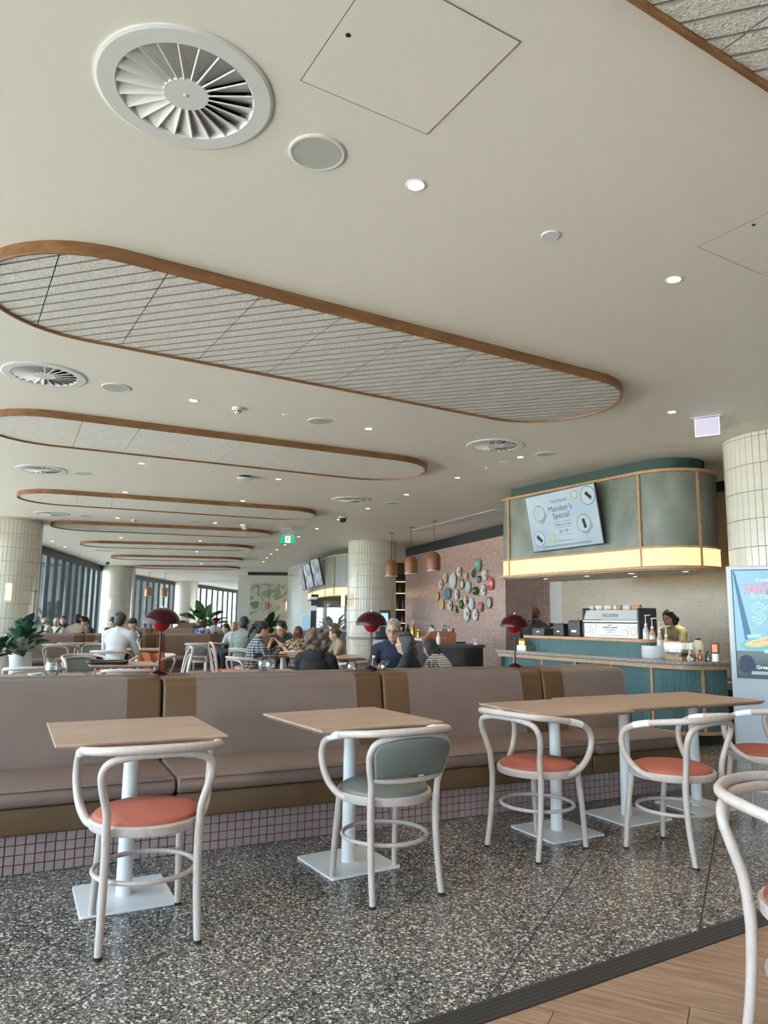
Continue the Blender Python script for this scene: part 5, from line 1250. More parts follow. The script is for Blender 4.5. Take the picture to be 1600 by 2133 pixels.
for k in range(15):
    q = Matrix.Translation((.80, 14.1, 0)) @ Matrix.Rotation(math.radians(-68), 4, 'Z') @ Vector((-.98 + k * .138, random.uniform(-.2, .2), 0)); h = random.uniform(.14, .24) if k != 6 else .30; w = random.uniform(.03, .045)
    r = empty('bar_bottle' if k % 3 else 'steel_jug', (q.x, q.y, .942), 0, (['steel jug', 'dark bottle', 'squat bottle'][k % 3] if k != 6 else 'tall amber bottle') + ', ' + ORD[k] + ' from the left on the crowded back bar', 'bottle' if k % 3 else 'jug', 'bottles and jugs on the back bar')
    m = mat('bar_glass_%d' % k, bcol[3] if k == 6 else bcol[k % 7], .2, .9 if k % 3 == 0 else 0)
    MB().lathe([(0, 0), (w, 0), (w, h * .6), (w * .45, h * .75), (w * .4, h), (0, h)], 14).build('body', m, r, smooth=True); MB().lathe([(0, h), (w * .45, h), (w * .45, h + .02), (0, h + .02)], 10).build('cap', MT['blackplastic'] if k != 6 else t_red, r)
for x, l in ((852, 'left white paper menu propped on the back bar'), (912, 'right white paper menu propped on the back bar')):
    q = Matrix.Translation((.80, 14.1, 0)) @ Matrix.Rotation(math.radians(-68), 4, 'Z') @ Vector((-.7 if x < 900 else .75, -.24, 0)); r = MB().box((0, 0, .10), (.09, .004, .20), M=Matrix.Rotation(.5, 3, 'Y')).build('paper_menu', MT['bluewhite'], loc=(q.x, q.y, .95)); tag(r, l, 'menu', 'paper menus')
# till stand left of it
r = empty('till_stand', (dep(806, 1330, 12.4).x, 12.6, 0), .1, 'white cabinet with a tall black order terminal behind the grey-haired man', 'cabinet')
MB().box((0, 0, .47), (.42, .4, .94)).build('cabinet', MT['bluewhite'], r); MB().box((0, 0, .96), (.44, .42, .03)).build('worktop', MT['blackplastic'], r)
r = empty('order_terminal', (dep(801, 1300, 12.4).x, 12.55, .976), .25, 'tall black order terminal with blue screen on the white cabinet', 'terminal')
MB().box((0, 0, .05), (.24, .22, .10)).build('foot', MT['blackplastic'], r, bev=.01); MB().prism(rrect(-.10, .10, -.03, .03, .028), .08, .46).build('pillar', MT['blackplastic'], r); MB().box((-.01, -.033, .30), (.13, .006, .22)).build('screen', emis('blue_screen', (.35, .62, .85), .8), r)
# lit shelf in the gap behind the tiled column
r = empty('lit_shelf', (.62, 22.3, 0), math.radians(-6), 'dark shelving with lit bottles between column and pink wall', 'shelf')
MB().box((-.05, .1, 1.5), (.95, .04, 3.0)).build('back_panel', MT['blackplastic'], r); MB().box((-.05, 0, 2.83), (.95, .24, .28)).build('top_box', MT['brown'], r)
for z in (1.15, 1.55, 2.05, 2.4): 
    sh_ = MB().box((-.05, -.02, z), (.95, .22, .03)).build('shelf_board', MT['oak'], r); MB().box((-.05, -.125, z + .02), (.9, .01, .014)).build('light_strip', emis('shelf_light', (1, .72, .42), 3.0) if 'shelf_light' not in bpy.data.materials else bpy.data.materials['shelf_light'], sh_)
MB().box((-.05, -.05, .55), (.95, .3, 1.1)).build('base_cabinet', MT['charcoal'], r)
for k, (x, z) in enumerate(((-.16, 1.57), (.0, 1.57), (.12, 1.57), (-.10, 2.07), (.08, 2.07), (.14, 2.07), (-.02, 1.17), (.12, 1.17))):
    q = Matrix.Translation((.62, 22.3, 0)) @ Matrix.Rotation(math.radians(-6), 4, 'Z') @ Vector((x, -.02, z)); rr = empty('shelf_bottle', q, 0, ['left', 'middle', 'right', 'left', 'middle', 'right', 'left', 'right'][k] + ' bottle on the ' + ['middle', 'middle', 'middle', 'upper', 'upper', 'upper', 'lower', 'lower'][k] + ' dark lit shelf behind the column', 'bottle', 'bottles on the lit shelf')
    MB().lathe([(0, 0), (.04, 0), (.04, .18), (.015, .22), (.015, .28), (0, .28)], 10).build('body', mat('shelf_glass_%d' % k, random.choice([(.35, .16, .05), (.06, .12, .05), (.4, .3, .2)]), .2), rr, smooth=True); MB().lathe([(0, .28), (.017, .28), (.017, .30), (0, .30)], 8).build('cap', MT['blackplastic'], rr)

# ================================================================== FAR GRILL COUNTER
pts = [at(628, 1197, CEIL), at(640, 1178, CEIL), at(662, 1160, CEIL), at(690, 1147, CEIL), at(716, 1142, CEIL), at(752, 1139, CEIL)]
pp = [(q.x, q.y) for q in spline([(q.x, q.y, 0) for q in pts], 6)]
fo = pp + [(pp[-1][0] + .4, pp[-1][1] + 3.5), (pp[0][0] + 2.4, pp[0][1] + 1.2)]
ar = sum(fo[i][0] * fo[(i + 1) % len(fo)][1] - fo[(i + 1) % len(fo)][0] * fo[i][1] for i in range(len(fo)))
if ar < 0: fo = fo[::-1]
fk = empty('grill_canopy', (pp[18][0], pp[18][1], 0), 0, 'far curved sage canopy with glowing band left of the tiled column', 'canopy')
fo = [(x - pp[18][0], y - pp[18][1]) for x, y in fo]
MB().prism(fo, 2.24, 3.17).build('plaster_face', MT['plaster'], fk); MB().prism(offset_poly(fo, -.12), 3.2, CEIL - .002).build('neck', MT['green_neck'], fk)
for nm, z0, z1, of in (('top_trim', 3.17, 3.21, .04), ('middle_trim', 2.21, 2.24, .03), ('bottom_trim', 1.95, 1.985, .04)): MB().prism(offset_poly(fo, of), z0, z1).build(nm, MT['oak_edge'], fk)
MB().prism(offset_poly(fo, .008), 1.985, 2.21).build('light_band', MT['lightbox'], fk)
for x, y in ((640, 1215), (653, 1190), (679, 1190), (699, 1190)):
    i = min(range(len(pp)), key=lambda k: abs((800 + FPX * pp[k][0] / pp[k][1]) - x)); MB().box((pp[i][0] - pp[18][0], pp[i][1] - pp[18][1], 2.55), (.05, .05, 1.2)).build('batten', MT['oak_edge'], fk)
for (tlx, tly, trx, try_, brx, bry, blx, bly, Y, l) in [(647, 1167, 664, 1161, 672, 1218, 655, 1223, 23.6, 'right one of three dark tilted menu screens on the far canopy'), (632, 1179, 645, 1171, 653, 1222, 639, 1227, 25.0, 'middle one of three dark tilted menu screens on the far canopy'), (624, 1184, 630, 1179, 637, 1229, 630, 1230, 26.4, 'left one of three dark tilted menu screens on the far canopy')]:
    FM, w_, h_ = quad_frame(dep(tlx, tly, Y + .35), dep(trx, try_, Y - .35), dep(brx, bry, Y - .2), dep(blx, bly, Y + .5))
    t = empty('grill_screen', (0, 0, 0), 0, l, 'screen', 'screens on the far canopy'); t.matrix_world = FM
    MB().box((0, 0, -.02), (w_, h_, .04)).build('bezel', MT['blackplastic'], t); MB().box((0, 0, .001), (w_ - .03, h_ - .03, .004)).build('display', screen_mat('grill_display', (.06, .08, .11), (.42, .46, .52), .45, 3.0) if 'grill_display' not in bpy.data.materials else bpy.data.materials['grill_display'], t)
c1 = dep(660, 1345, 22.0); c2 = dep(735, 1345, 20.9)
r = empty('grill_counter', ((c1.x + c2.x) / 2, 22.6, 0), math.radians(-30), 'glass-fronted food cabinet under the far canopy', 'counter')
MB().box((0, 0, .45), (2.3, .7, .9)).build('cabinet', MT['charcoal'], r); MB().box((0, 0, .93), (2.35, .75, .06)).build('worktop', MT['granite'], r)
for z in (1.28, 1.62): MB().box((.2, .05, z), (1.6, .5, .025)).build('glass_shelf', MT['blackplastic'], r)
MB().box((.2, -.27, 1.28), (1.6, .012, .68)).build('front_pane', MT['clear'], r)
for s in (-.6, 1.0): MB().box((s, -.25, 1.29), (.03, .03, .70)).build('post', MT['blackplastic'], r)
for k, (x, z, c, w, l) in enumerate([(.0, 1.30, (.06, .12, .04), .17, 'green salad bowl in the far food cabinet'), (.45, 1.30, (.55, .35, .12), .12, 'golden pastry plate in the far food cabinet'), (-.3, 1.64, (.62, .58, .50), .12, 'white loaf on the far food cabinet')]):
    q = Matrix.Translation(((c1.x + c2.x) / 2, 22.6, z)) @ Matrix.Rotation(math.radians(-30), 4, 'Z') @ Vector((x, .0, 0)); rr = empty('food_dish', q, 0, l, 'food', 'food in the far cabinet')
    MB().lathe([(0, 0), (w * .6, 0), (w, .05), (w * .97, .055), (0, .02)], 16).build('bowl', MT['bluewhite'], rr, smooth=True); MB().ell((0, 0, .045), (w * .85, w * .85, .07), 14, 8).build('food', mat('food_%d' % k, c, .7, noise=.4, nscale=30), rr, smooth=True)
r = empty('drink_dispenser', (dep(657, 1250, 24.6).x, 24.6, 0), -.2, 'tall dark drink dispenser at the left end of the far counter', 'dispenser')
MB().box((0, 0, .45), (.5, .5, .9)).build('base', MT['charcoal'], r); MB().box((.06, .05, 1.5), (.34, .34, 1.15)).build('tower', MT['blackplastic'], r); MB().box((-.02, -.13, 1.62), (.24, .01, .16)).build('lit_panel', emis('dispenser_panel', (.7, .8, .85), .35), r); MB().box((-.02, -.13, 1.95), (.24, .01, .08)).build('lit_panel', bpy.data.materials['dispenser_panel'], r)
MB().box((-.26, -.2, 1.12), (.22, .06, .44)).build('touch_screen', emis('kiosk_blue', (.30, .58, .86), .5), r)
# ================================================================== SEATING BEHIND
banquette((-6.80, 14.5, 0), math.radians(32), [-.5, .98, 2.45, 3.9, 5.4], 'second leather banquette row behind the white-shirted man', right_round=False, near=False)
banquette((-8.3, 23.3, 0), math.radians(10), [-.6, .9, 2.4, 3.9], 'third leather banquette row, far back by the windows', right_round=False, near=False, tiles=False)
q = dep(393, 1312, 29.0); r = empty('timber_divider', (q.x, q.y, 0), .05, 'brown timber divider far back with a small red lamp', 'divider')
MB().box((0, 0, .5), (.8, .3, 1.0)).build('panel', MT['oak'], r); MB().box((0, 0, 1.02), (.84, .34, .04)).build('cap', MT['oak'], r)
lamp((q.x - .02, q.y, 1.04), 'tiny red dome lamp on the far timber divider', .8)
m2 = Matrix.Translation((-6.8, 14.5, 0)) @ Matrix.Rotation(math.radians(32), 4, 'Z')
lamp(m2 @ Vector((3.9, .80, .905)), 'small red dome lamp on the second banquette beside the man in white', .85)
lamp(m2 @ Vector((.98, .80, .905)), 'small red dome lamp on the second banquette at left', .85)

def fp(x, Y): return Vector(((x - 800) / FPX * Y * 1.0, Y, 0))
def bchair(x, Y, ang, label, pad='terracotta', back=False, style='arm'):
    p = fp(x, Y); return chair((p.x, p.y, 0), math.radians(ang), label, pad, back, 'chairs behind the banquette', style, detail=Y < 9)
bchair(92, 7.5, 112, 'bentwood armchair just behind the banquette at far left, before the white planters')
bchair(292, 7.35, 100, 'bentwood armchair just behind the banquette left of the large red lamp')
bchair(196, 9.5, -50, 'sage-backed bentwood armchair left of the table with the black tray', 'sage', True)
bchair(247, 11.05, 92, 'bentwood armchair under the man in the white shirt', 'terracotta')
bchair(141, 13.2, 96, 'terracotta-seated bentwood armchair before the second banquette at left')
bchair(207, 13.5, -75, 'sage-backed bentwood armchair half hidden left of the white-shirted man', 'sage', True)
bchair(428, 14.3, 88, 'sage-backed bentwood armchair standing alone before the second banquette', 'sage', True)
bchair(486, 11.4, 25, 'bentwood hoop chair with red seat left of the woman in plaid', 'terracotta', False, 'hoop')
bchair(362, 9.3, 205, 'bentwood hoop chair right of the red lamp, turned sideways', 'terracotta', False, 'hoop')
bchair(325, 9.9, 235, 'bentwood armchair draped with a rust cloth right of the white-shirted man')
bchair(533, 9.75, 40, 'bentwood armchair under the woman in the plaid shirt')
bchair(527, 12.5, 60, 'bentwood armchair under the man in the grey-green shirt')
bchair(630, 11.75, 95, 'bentwood armchair under the woman in the leopard print top', 'terracotta', False, 'arm')
bchair(662, 6.95, 92, 'bentwood armchair under the curly-haired woman in black')
bchair(752, 10.2, -80, 'sage-backed bentwood armchair behind the middle red lamp', 'sage', True)
bchair(720, 9.1, 150, 'bentwood armchair left of the middle red lamp')
bchair(866, 6.75, 175, 'bentwood armchair under the woman with long dark wavy hair')
def btable(x, Y, ang, label):
    p = fp(x, Y); return table((p.x, p.y, 0), math.radians(ang), label, group='tables behind the banquette')
btable(270, 8.35, 25, 'oak table holding a black tray behind the large red lamp')
btable(110, 6.45, 28, 'oak table with a stemmed glass and a bowl just behind the banquette at left')
btable(566, 7.35, 28, 'oak table with two water glasses just behind the banquette')
btable(742, 7.05, 26, 'oak table with glasses beside the middle red lamp')
btable(597, 10.95, 30, 'oak table where the couple in plaid and black eat')
btable(180, 14.3, 32, 'oak table before the second banquette at left'); btable(440, 15.1, 32, 'oak table before the second banquette in the middle'); btable(300, 12.1, 15, 'oak table in front of the man in the white shirt')
btable(138, 18.1, 20, 'oak table of the group by the dark windows'); btable(678, 10.3, 30, 'oak table behind the curly-haired woman')

# tray, glasses, bowl, bottles
p = fp(240, 8.2); r = empty('serving_tray', (p.x, p.y, .7515), .3, 'long black serving tray on the table behind the large lamp', 'tray')
MB().prism(rrect(-.20, .20, -.14, .14, .06), 0, .012).build('base', MT['tan'], r); rim = MB(); oo = rrect(-.20, .20, -.14, .14, .06); rim.tube([(x, y, .022) for x, y in oo], .018, 8, True).build('rim', MT['blackplastic'], r, smooth=True)
glass_me = MB().lathe([(0, .004), (.030, .004), (.040, .02), (.046, .05), (.045, .08), (.036, .125), (.0355, .125), (.0440, .08), (.045, .05), (.039, .022), (.029, .007), (0, .007)], 24).mesh('bowl', MT['clear'], True)
water_me = MB().lathe([(0, .008), (.028, .008), (.038, .022), (.0435, .045), (0, .045)], 20).mesh('water', MT['clear'], True)
base_me = MB().lathe([(0, 0), (.030, 0), (.031, .004), (0, .0045)], 20).mesh('glass_base', MT['clear'], True)
def glass(x, Y, label, z=.7515, s=1.0):
    p = fp(x, Y); r = empty('water_glass', (p.x, p.y, z), 0, label, 'glass', 'stemless glasses on the back tables'); s *= 1.12; r.scale = (s, s, s * 1.06)
    link_mesh('bowl', glass_me, r); link_mesh('water', water_me, r); link_mesh('base', base_me, r)
glass(128, 6.3, 'large stemless glass at far left just behind the banquette', s=1.15); glass(557, 7.25, 'left one of a pair of stemless glasses behind the banquette'); glass(573, 7.15, 'right one of a pair of stemless glasses behind the banquette'); glass(738, 6.95, 'stemless glass left of the middle red lamp'); glass(806, 6.95, 'stemless glass before the grey-haired man')
p = fp(93, 6.35); r = MB().lathe([(0, 0), (.04, 0), (.062, .035), (.059, .035), (.038, .006), (0, .006)], 24).build('white_bowl', MT['bluewhite'], smooth=True, loc=(p.x, p.y, .7515)); tag(r, 'small white bowl at far left just behind the banquette', 'bowl')
def wbottle(x, Y, label, h=.19, c='clear', z=.7515):
    p = fp(x, Y); r = empty('water_bottle', (p.x, p.y, z), 0, label, 'bottle', 'small water bottles')
    MB().lathe([(0, 0), (.030, 0), (.032, .01), (.032, h * .6), (.014, h * .8), (.013, h * .9), (0, h * .9)], 16).build('bottle', MT[c], r, smooth=True); MB().lathe([(0, h * .9), (.015, h * .9), (.015, h), (0, h)], 12).build('cap', MT['bluewhite'], r); MB().lathe([(.0325, h * .2), (.0328, h * .2), (.0328, h * .48), (.0325, h * .48)], 16).build('label_band', MT['bluewhite'], r)
wbottle(783, 6.95, 'small clear water bottle right of the middle red lamp'); wbottle(300, 11.9, 'clear water bottle on the table of the white-shirted man', .24); wbottle(915, 11.25, 'small white bottle standing on the black bench', .18, 'bluewhite', .912)
p = fp(592, 10.8); r = empty('dinner_plate', (p.x, p.y, .7515), 0, 'plate of golden food between the woman in plaid and the man in black', 'plate')
MB().lathe([(0, 0), (.07, 0), (.125, .018), (.122, .021), (.07, .006), (0, .006)], 28).build('dish', MT['bluewhite'], r, smooth=True); MB().ell((0, 0, .02), (.09, .08, .03), 14, 8).build('food', mat('golden_food', (.62, .32, .06), .7, noise=.4, nscale=30), r, smooth=True)
p = fp(332, 9.75); r = empty('rust_cloth', (p.x, p.y, 0), math.radians(35), 'rust coloured cloth hanging over a chair right of the red lamp', 'cloth')
g = MB(); n_ = 8; vs = [(-.17 + .34 * i / n_, -.02 + .04 * math.sin(i * 1.7) + (.10 if j > 2 else 0), .80 - abs(j - 3) * .10 + .01 * math.sin(i)) for j in range(7) for i in range(n_ + 1)]
g.add(vs, [(j * (n_ + 1) + i, j * (n_ + 1) + i + 1, (j + 1) * (n_ + 1) + i + 1, (j + 1) * (n_ + 1) + i) for j in range(6) for i in range(n_)]); o = g.build('fabric', mat('rust_fabric', (.34, .10, .035), .9), r, smooth=True); md = o.modifiers.new('thickness', 'SOLIDIFY'); md.thickness = .012
p = fp(463, 14.9); r = MB().ell((0, 0, .17), (.17, .06, .17), 16, 10, M=Matrix.Rotation(-.35, 3, 'X')).build('grey_cushion', mat('grey_fabric', (.20, .20, .21), .9), smooth=True, loc=(p.x, p.y + .55, .43)); tag(r, 'grey cushion leaning on the second banquette', 'cushion')

# ================================================================== PLANTS
def leaf_mesh(L, W, droop, m, name='leaf'):
    n = 7; vs = []; fs = []
    for i in range(n + 1):
        t = i / n; w = W * math.sin(PI * min(1, t * .92 + .06)) ** .75 * (1 - .25 * t); x = L * t; z = -droop * L * t * t
        for k, s in enumerate((-1, -.5, 0, .5, 1)): vs.append((x, s * w / 2, z + abs(s) * w * .16 + .006 * math.sin(5 * t + s)))
    for i in range(n):
        for k in range(4): fs.append((i * 5 + k, (i + 1) * 5 + k, (i + 1) * 5 + k + 1, i * 5 + k + 1))
    return MB().add(vs, fs).mesh(name, MT[m], True)
LM = [leaf_mesh(.28, .20, .25, 'leaf'), leaf_mesh(.32, .24, .15, 'leaf2'), leaf_mesh(.26, .19, .45, 'leaf'), leaf_mesh(.32, .21, .1, 'leaf3'), leaf_mesh(.12, .07, .4, 'leaf'), leaf_mesh(.11, .06, .2, 'leaf3')]
def plant(loc, label, pot_r, pot_h, nleaf, spread, height, leaves, seed, lscale=1.0, pot=True, group='potted plants'):
    rd = random.Random(seed); r = empty('potted_plant', loc, 0, label, 'plant', group)
    if pot:
        MB().lathe([(0, 0), (pot_r * .72, 0), (pot_r * .80, .02), (pot_r, pot_h * .45), (pot_r * .99, pot_h * .8), (pot_r * .90, pot_h), (pot_r * .84, pot_h), (pot_r * .84, pot_h * .9), (0, pot_h * .9)], 36).build('planter', MT['pot'], r, smooth=True)
        MB().lathe([(0, pot_h * .92), (pot_r * .83, pot_h * .92), (pot_r * .83, pot_h * .90)], 24).build('soil', MT['soil'], r)
    st = MB(); tips = []
    for k in range(nleaf):
        a = rd.uniform(0, 2 * PI); t = (k + .5) / nleaf; el = math.radians(rd.uniform(-5, 30) + 62 * t ** 1.5); rad = spread * rd.uniform(.15, .55) * (1 - .45 * t); z = pot_h + height * (.05 + .75 * t) * rd.uniform(.8, 1.1)
        p = Vector((rad * math.cos(a), rad * math.sin(a), z))
        if k % 3 == 0: st.tube(spline([(0, 0, pot_h * .9), (p.x * .35, p.y * .35, pot_h + (z - pot_h) * .6), p], 3), .008 * lscale, 5)
        o = link_mesh('leaf', LM[rd.choice(leaves)], r, p); o.rotation_euler = (rd.uniform(-.5, .5), -el, a); s = lscale * rd.uniform(.75, 1.2); o.scale = (s, s, s)
    st.build('stem', MT['stem'], r)
    return r
p = fp(60, 13.0); plant((p.x, p.y, 0), 'large-leaved plant in a tall white planter at left, the right one of two', .205, .62, 34, .62, .50, (0, 0, 1, 2, 3), 3)
p = fp(16, 12.0); plant((p.x, p.y, 0), 'small-leaved trailing plant in the leftmost white planter', .165, .61, 70, .55, .30, (4, 5, 4, 4), 5, 1.1)
p = fp(568, 21.5); plant((p.x, p.y, 0), 'leafy green plant before the far mural', .25, .55, 34, .9, .75, (0, 2, 0, 1), 8, 1.1)
p = fp(432, 39.0); plant((p.x, p.y, 0), 'big dark green plant against the farthest windows', .4, .6, 32, 2.2, 1.1, (0, 1, 2), 9, 2.4)

# ================================================================== PEOPLE
SK = {'light': mat('skin_light', (.60, .36, .26), .55), 'mid': mat('skin_mid', (.50, .28, .19), .55), 'tan': mat('skin_tan', (.40, .21, .13), .55)}
def hairmat(name, c, c2=None, rough=.5):
    m, nt, b = newmat(name); c2 = c2 or tuple(min(1, x * 2.2 + .004) for x in c)
    tc = nt.nodes.new('ShaderNodeTexCoord'); mp = nt.nodes.new('ShaderNodeMapping'); mp.inputs['Scale'].default_value = (95, 95, 14)
    nz = nt.nodes.new('ShaderNodeTexNoise'); nz.inputs['Scale'].default_value = 1.0; nz.inputs['Detail'].default_value = 4; nz.inputs['Distortion'].default_value = .8
    r = nt.nodes.new('ShaderNodeValToRGB'); r.color_ramp.elements[0].position = .35; r.color_ramp.elements[1].position = .68; r.color_ramp.elements[0].color = (*c, 1); r.color_ramp.elements[1].color = (*c2, 1)
    bp = nt.nodes.new('ShaderNodeBump'); bp.inputs['Strength'].default_value = .8; bp.inputs['Distance'].default_value = .01
    nt.links.new(tc.outputs['Object'], mp.inputs[0]); nt.links.new(mp.outputs[0], nz.inputs[0]); nt.links.new(nz.outputs[0], r.inputs[0]); nt.links.new(r.outputs[0], b.inputs['Base Color']); nt.links.new(nz.outputs[0], bp.inputs['Height']); nt.links.new(bp.outputs[0], b.inputs['Normal'])
    b.inputs['Roughness'].default_value = rough; return m
HR = {'black': hairmat('hair_black', (.005, .0045, .005)), 'dark': hairmat('hair_dark', (.016, .010, .008)), 'brown': hairmat('hair_brown', (.05, .024, .012)), 'auburn': hairmat('hair_auburn', (.06, .018, .009)), 'grey': hairmat('hair_grey', (.13, .128, .125), (.42, .41, .40)), 'blond': hairmat('hair_blond', (.26, .15, .07)), 'greybrown': hairmat('hair_greybrown', (.045, .028, .018), (.19, .14, .095)), 'salt': hairmat('hair_salt', (.010, .009, .009), (.085, .08, .08)), 'white': hairmat('hair_white', (.36, .35, .33), (.66, .64, .61))}
def cloth(name, c, **k): return mat(name, c, k.pop('rough', .85), bump=.9, bscale=8, **k)
CL = {'white': cloth('white_cotton', (.50, .52, .55)), 'offwhite': cloth('off_white_cotton', (.50, .465, .41)), 'black': cloth('black_cotton', (.010, .010, .012)), 'navy': cloth('navy_jacket', (.018, .028, .06)), 'greygreen': pattern('grey_green_print', 'noise', (.14, .19, .18), (.20, .25, .24), (.28, .31, .28), 40), 'plaid': pattern('plaid_flannel', 'plaid', (.015, .018, .03), (.13, .14, .17), (.42, .42, .43), 9), 'leopard': pattern('leopard_print', 'noise', (.02, .016, .014), (.55, .42, .28), (.02, .015, .012), 34),
      'floral': pattern('cream_floral', 'noise', (.25, .30, .22), (.62, .60, .50), (.50, .56, .62), 18), 'bluefloral': pattern('blue_floral', 'noise', (.05, .09, .34), (.68, .69, .72), (.06, .10, .40), 11), 'khaki': cloth('khaki_vest', (.30, .24, .17)), 'olive': cloth('olive_hoodie', (.32, .31, .16)), 'darkgrey': cloth('dark_puffer', (.022, .024, .03)), 'camo': pattern('camo_print', 'noise', (.05, .045, .035), (.16, .13, .10), (.24, .20, .17), 16), 'red': cloth('red_knit', (.36, .02, .03)), 'jeans': cloth('denim', (.04, .07, .13)), 'trouser': cloth('dark_trousers', (.02, .02, .024)), 'checker': pattern('white_check', 'plaid', (.03, .03, .04), (.55, .55, .56), (.66, .66, .66), 14)}
MT['eye'] = mat('eye', (.01, .008, .008), .2); MT['lip'] = mat('lip', (.36, .12, .10), .5)
def remesh(o, v, it=3):
    m = o.modifiers.new('remesh', 'REMESH'); m.mode = 'VOXEL'; m.voxel_size = v; m.use_smooth_shade = True
    s = o.modifiers.new('smooth', 'SMOOTH'); s.factor = .5; s.iterations = it
def person(x, ytop, Y, face, label, shirt, hair, style, skin='light', lean=8, nod=0, turn=0, pose='table', long_sleeve=True, glasses=False, stand=False, scale=None, strap=False, hood=False, vox=None, cap=None, pants='trouser'):
    p = fp(x, Y); ztop = dep(x, ytop, Y).z
    root = empty('person', (p.x, p.y, 0), math.radians(face) - PI / 2, label, 'person', 'people in the restaurant')
    hz = .93 if stand else .55; th = math.radians(lean); up = Vector((0, math.sin(th), math.cos(th))); fwd = Vector((0, math.cos(th), -math.sin(th)))
    H0 = Vector((0, 0, hz)); Sh = H0 + up * .46; nk = Sh + up * .045
    hm = Matrix.Rotation(-math.radians(nod + lean * .35), 3, 'X'); HM = Matrix.Rotation(math.radians(turn), 3, 'Z') @ hm
    hc = nk + (up * .5 + HM @ Vector((0, 0, 1)) * .5).normalized() * .135 + fwd * .02
    base = 0.0 if stand else .46
    top = hc.z + .122
    s = scale if scale else (ztop - base) / (top - base); s = max(.84, min(1.16, s))
    fa = math.radians(face) - PI / 2; hx, hy = hc.x * s, hc.y * s
    root.location = (p.x - (hx * math.cos(fa) - hy * math.sin(fa)), p.y - (hx * math.sin(fa) + hy * math.cos(fa)), 0)
    v = vox if vox else (.0105 if Y < 9 else (.013 if Y < 13 else .019))
    def fin(mb): 
        mb.v = [(a * s, b * s, base + (c - base) * s if c > base else c) for a, b, c in mb.v]; return mb
    def hp(a, b, c): return hc + HM @ Vector((a, b, c))
    B = MB()
    B.ell(hc, (.074, .093, .112), 16, 12, HM); B.ell(hp(0, .030, -.062), (.054, .062, .058), 12, 8, HM); B.ell(hp(0, .098, -.018), (.011, .017, .026), 8, 6, HM); B.ell(hp(0, .094, -.034), (.016, .013, .010), 8, 6, HM)
    for q in (-1, 1): B.ell(hp(q * .076, .0, -.008), (.010, .020, .030), 8, 6, HM); B.ell(hp(q * .040, .066, -.030), (.026, .020, .024), 8, 6, HM)
    B.cap(hp(0, -.012, -.07), Sh + up * -.02, .051, .06); B.cap(Sh + up * -.03, H0 + up * .06, .075, .08)
    S = MB(); S.ell(H0 + up * .02, (.165, .125, .13), 16, 10); S.ell(H0 + up * .20, (.152, .115, .20), 16, 10, Matrix.Rotation(-th, 3, 'X')); S.ell(H0 + up * .34, (.172, .122, .17), 16, 10, Matrix.Rotation(-th, 3, 'X'))
    S.cap(Sh + Vector((-.135, 0, -.015)), Sh + Vector((.135, 0, -.015)), .072, .072); S.cap(Sh + Vector((-.075, 0, .02)), Sh + Vector((.075, 0, .02)), .064, .064); S.ell(Sh + up * .045 + fwd * -.012, (.078, .072, .045), 14, 8)
    for q in (-1, 1):
        sh = Sh + Vector((q * .178, 0, -.025)) 
        if pose == 'table': el = sh + Vector((q * .055, .13, -.255)); ha = Vector((q * .13, .42 + .25 * math.sin(th), .80 + (hz - .55)))
        elif pose == 'eat': el = sh + Vector((q * .06, .15, -.23)); ha = Vector((q * .05, .40 + .2 * math.sin(th), .93 + (hz - .55)))
        elif pose == 'face' and q > 0: el = sh + Vector((q * .06, .20, -.16)); ha = hp(.085, .05, -.06)
        else: el = sh + Vector((q * .06, .03, -.285)); ha = el + Vector((-q * .06, .20, -.10))
        S.cap(sh, sh.lerp(el, .98) if long_sleeve else sh.lerp(el, .72), .066, .052)
        wr = el.lerp(ha, .86)
        if long_sleeve: S.cap(el, wr, .049, .036)
        B.cap(sh, el, .05, .040); B.cap(el, wr, .038, .026)
        d = (ha - el).normalized(); sd = d.cross(Vector((0, 0, 1))).normalized() * q
        B.ell(wr + d * .05, (.036, .045, .022), 10, 6, Matrix((( sd.x, d.x, 0), (sd.y, d.y, 0), (sd.z, d.z, 1))) )
        for k in range(4):
            b0 = wr + d * .085 + sd * (.026 - .0175 * k); l = (.052, .062, .058, .045)[k]; m_ = b0 + d * l * .6 + Vector((0, 0, -.006)); B.cap(b0 - d * .02, m_, .0088, .008, 6); B.cap(m_, m_ + d * l * .45 + Vector((0, 0, -.018)), .008, .007, 6)
        t0 = wr + d * .025 - sd * .03; B.cap(t0, t0 + d * .045 - sd * .022, .0105, .009, 6); B.cap(t0 + d * .045 - sd * .022, t0 + d * .075 - sd * .02 + Vector((0, 0, -.008)), .009, .008, 6)
    T = MB()
    if stand:
        for q in (-1, 1): B.cap((q * .09, 0, .9), (q * .09, 0, .1), .07, .045); T.cap((q * .09, 0, .93), (q * .095, .0, .5), .095, .07); T.cap((q * .095, 0, .5), (q * .095, -.01, .06), .07, .055)
    else:
        for q in (-1, 1): B.cap((q * .09, 0, .53), (q * .10, .4, .52), .06, .05); T.cap((q * .09, 0, .545), (q * .11, .42, .53), .085, .066); T.cap((q * .11, .42, .53), (q * .11, .40, .12), .064, .05)
    T.ell(H0 + Vector((0, 0, -.02)), (.165, .13, .11), 14, 8)
    b = fin(B).build('body', SK[skin], root); remesh(b, v)
    so = fin(S).build('shirt', CL[shirt], root); remesh(so, v * 1.15)
    to = fin(T).build('trousers', CL[pants], root); remesh(to, v * 1.5)
    F = MB()
    for q in (-1, 1): F.ell(((q * .105), (.46 if not stand else .04), .045), (.05, .125, .045), 10, 6)
    fin(F).build('shoes', MT['blackplastic'], root, smooth=True)
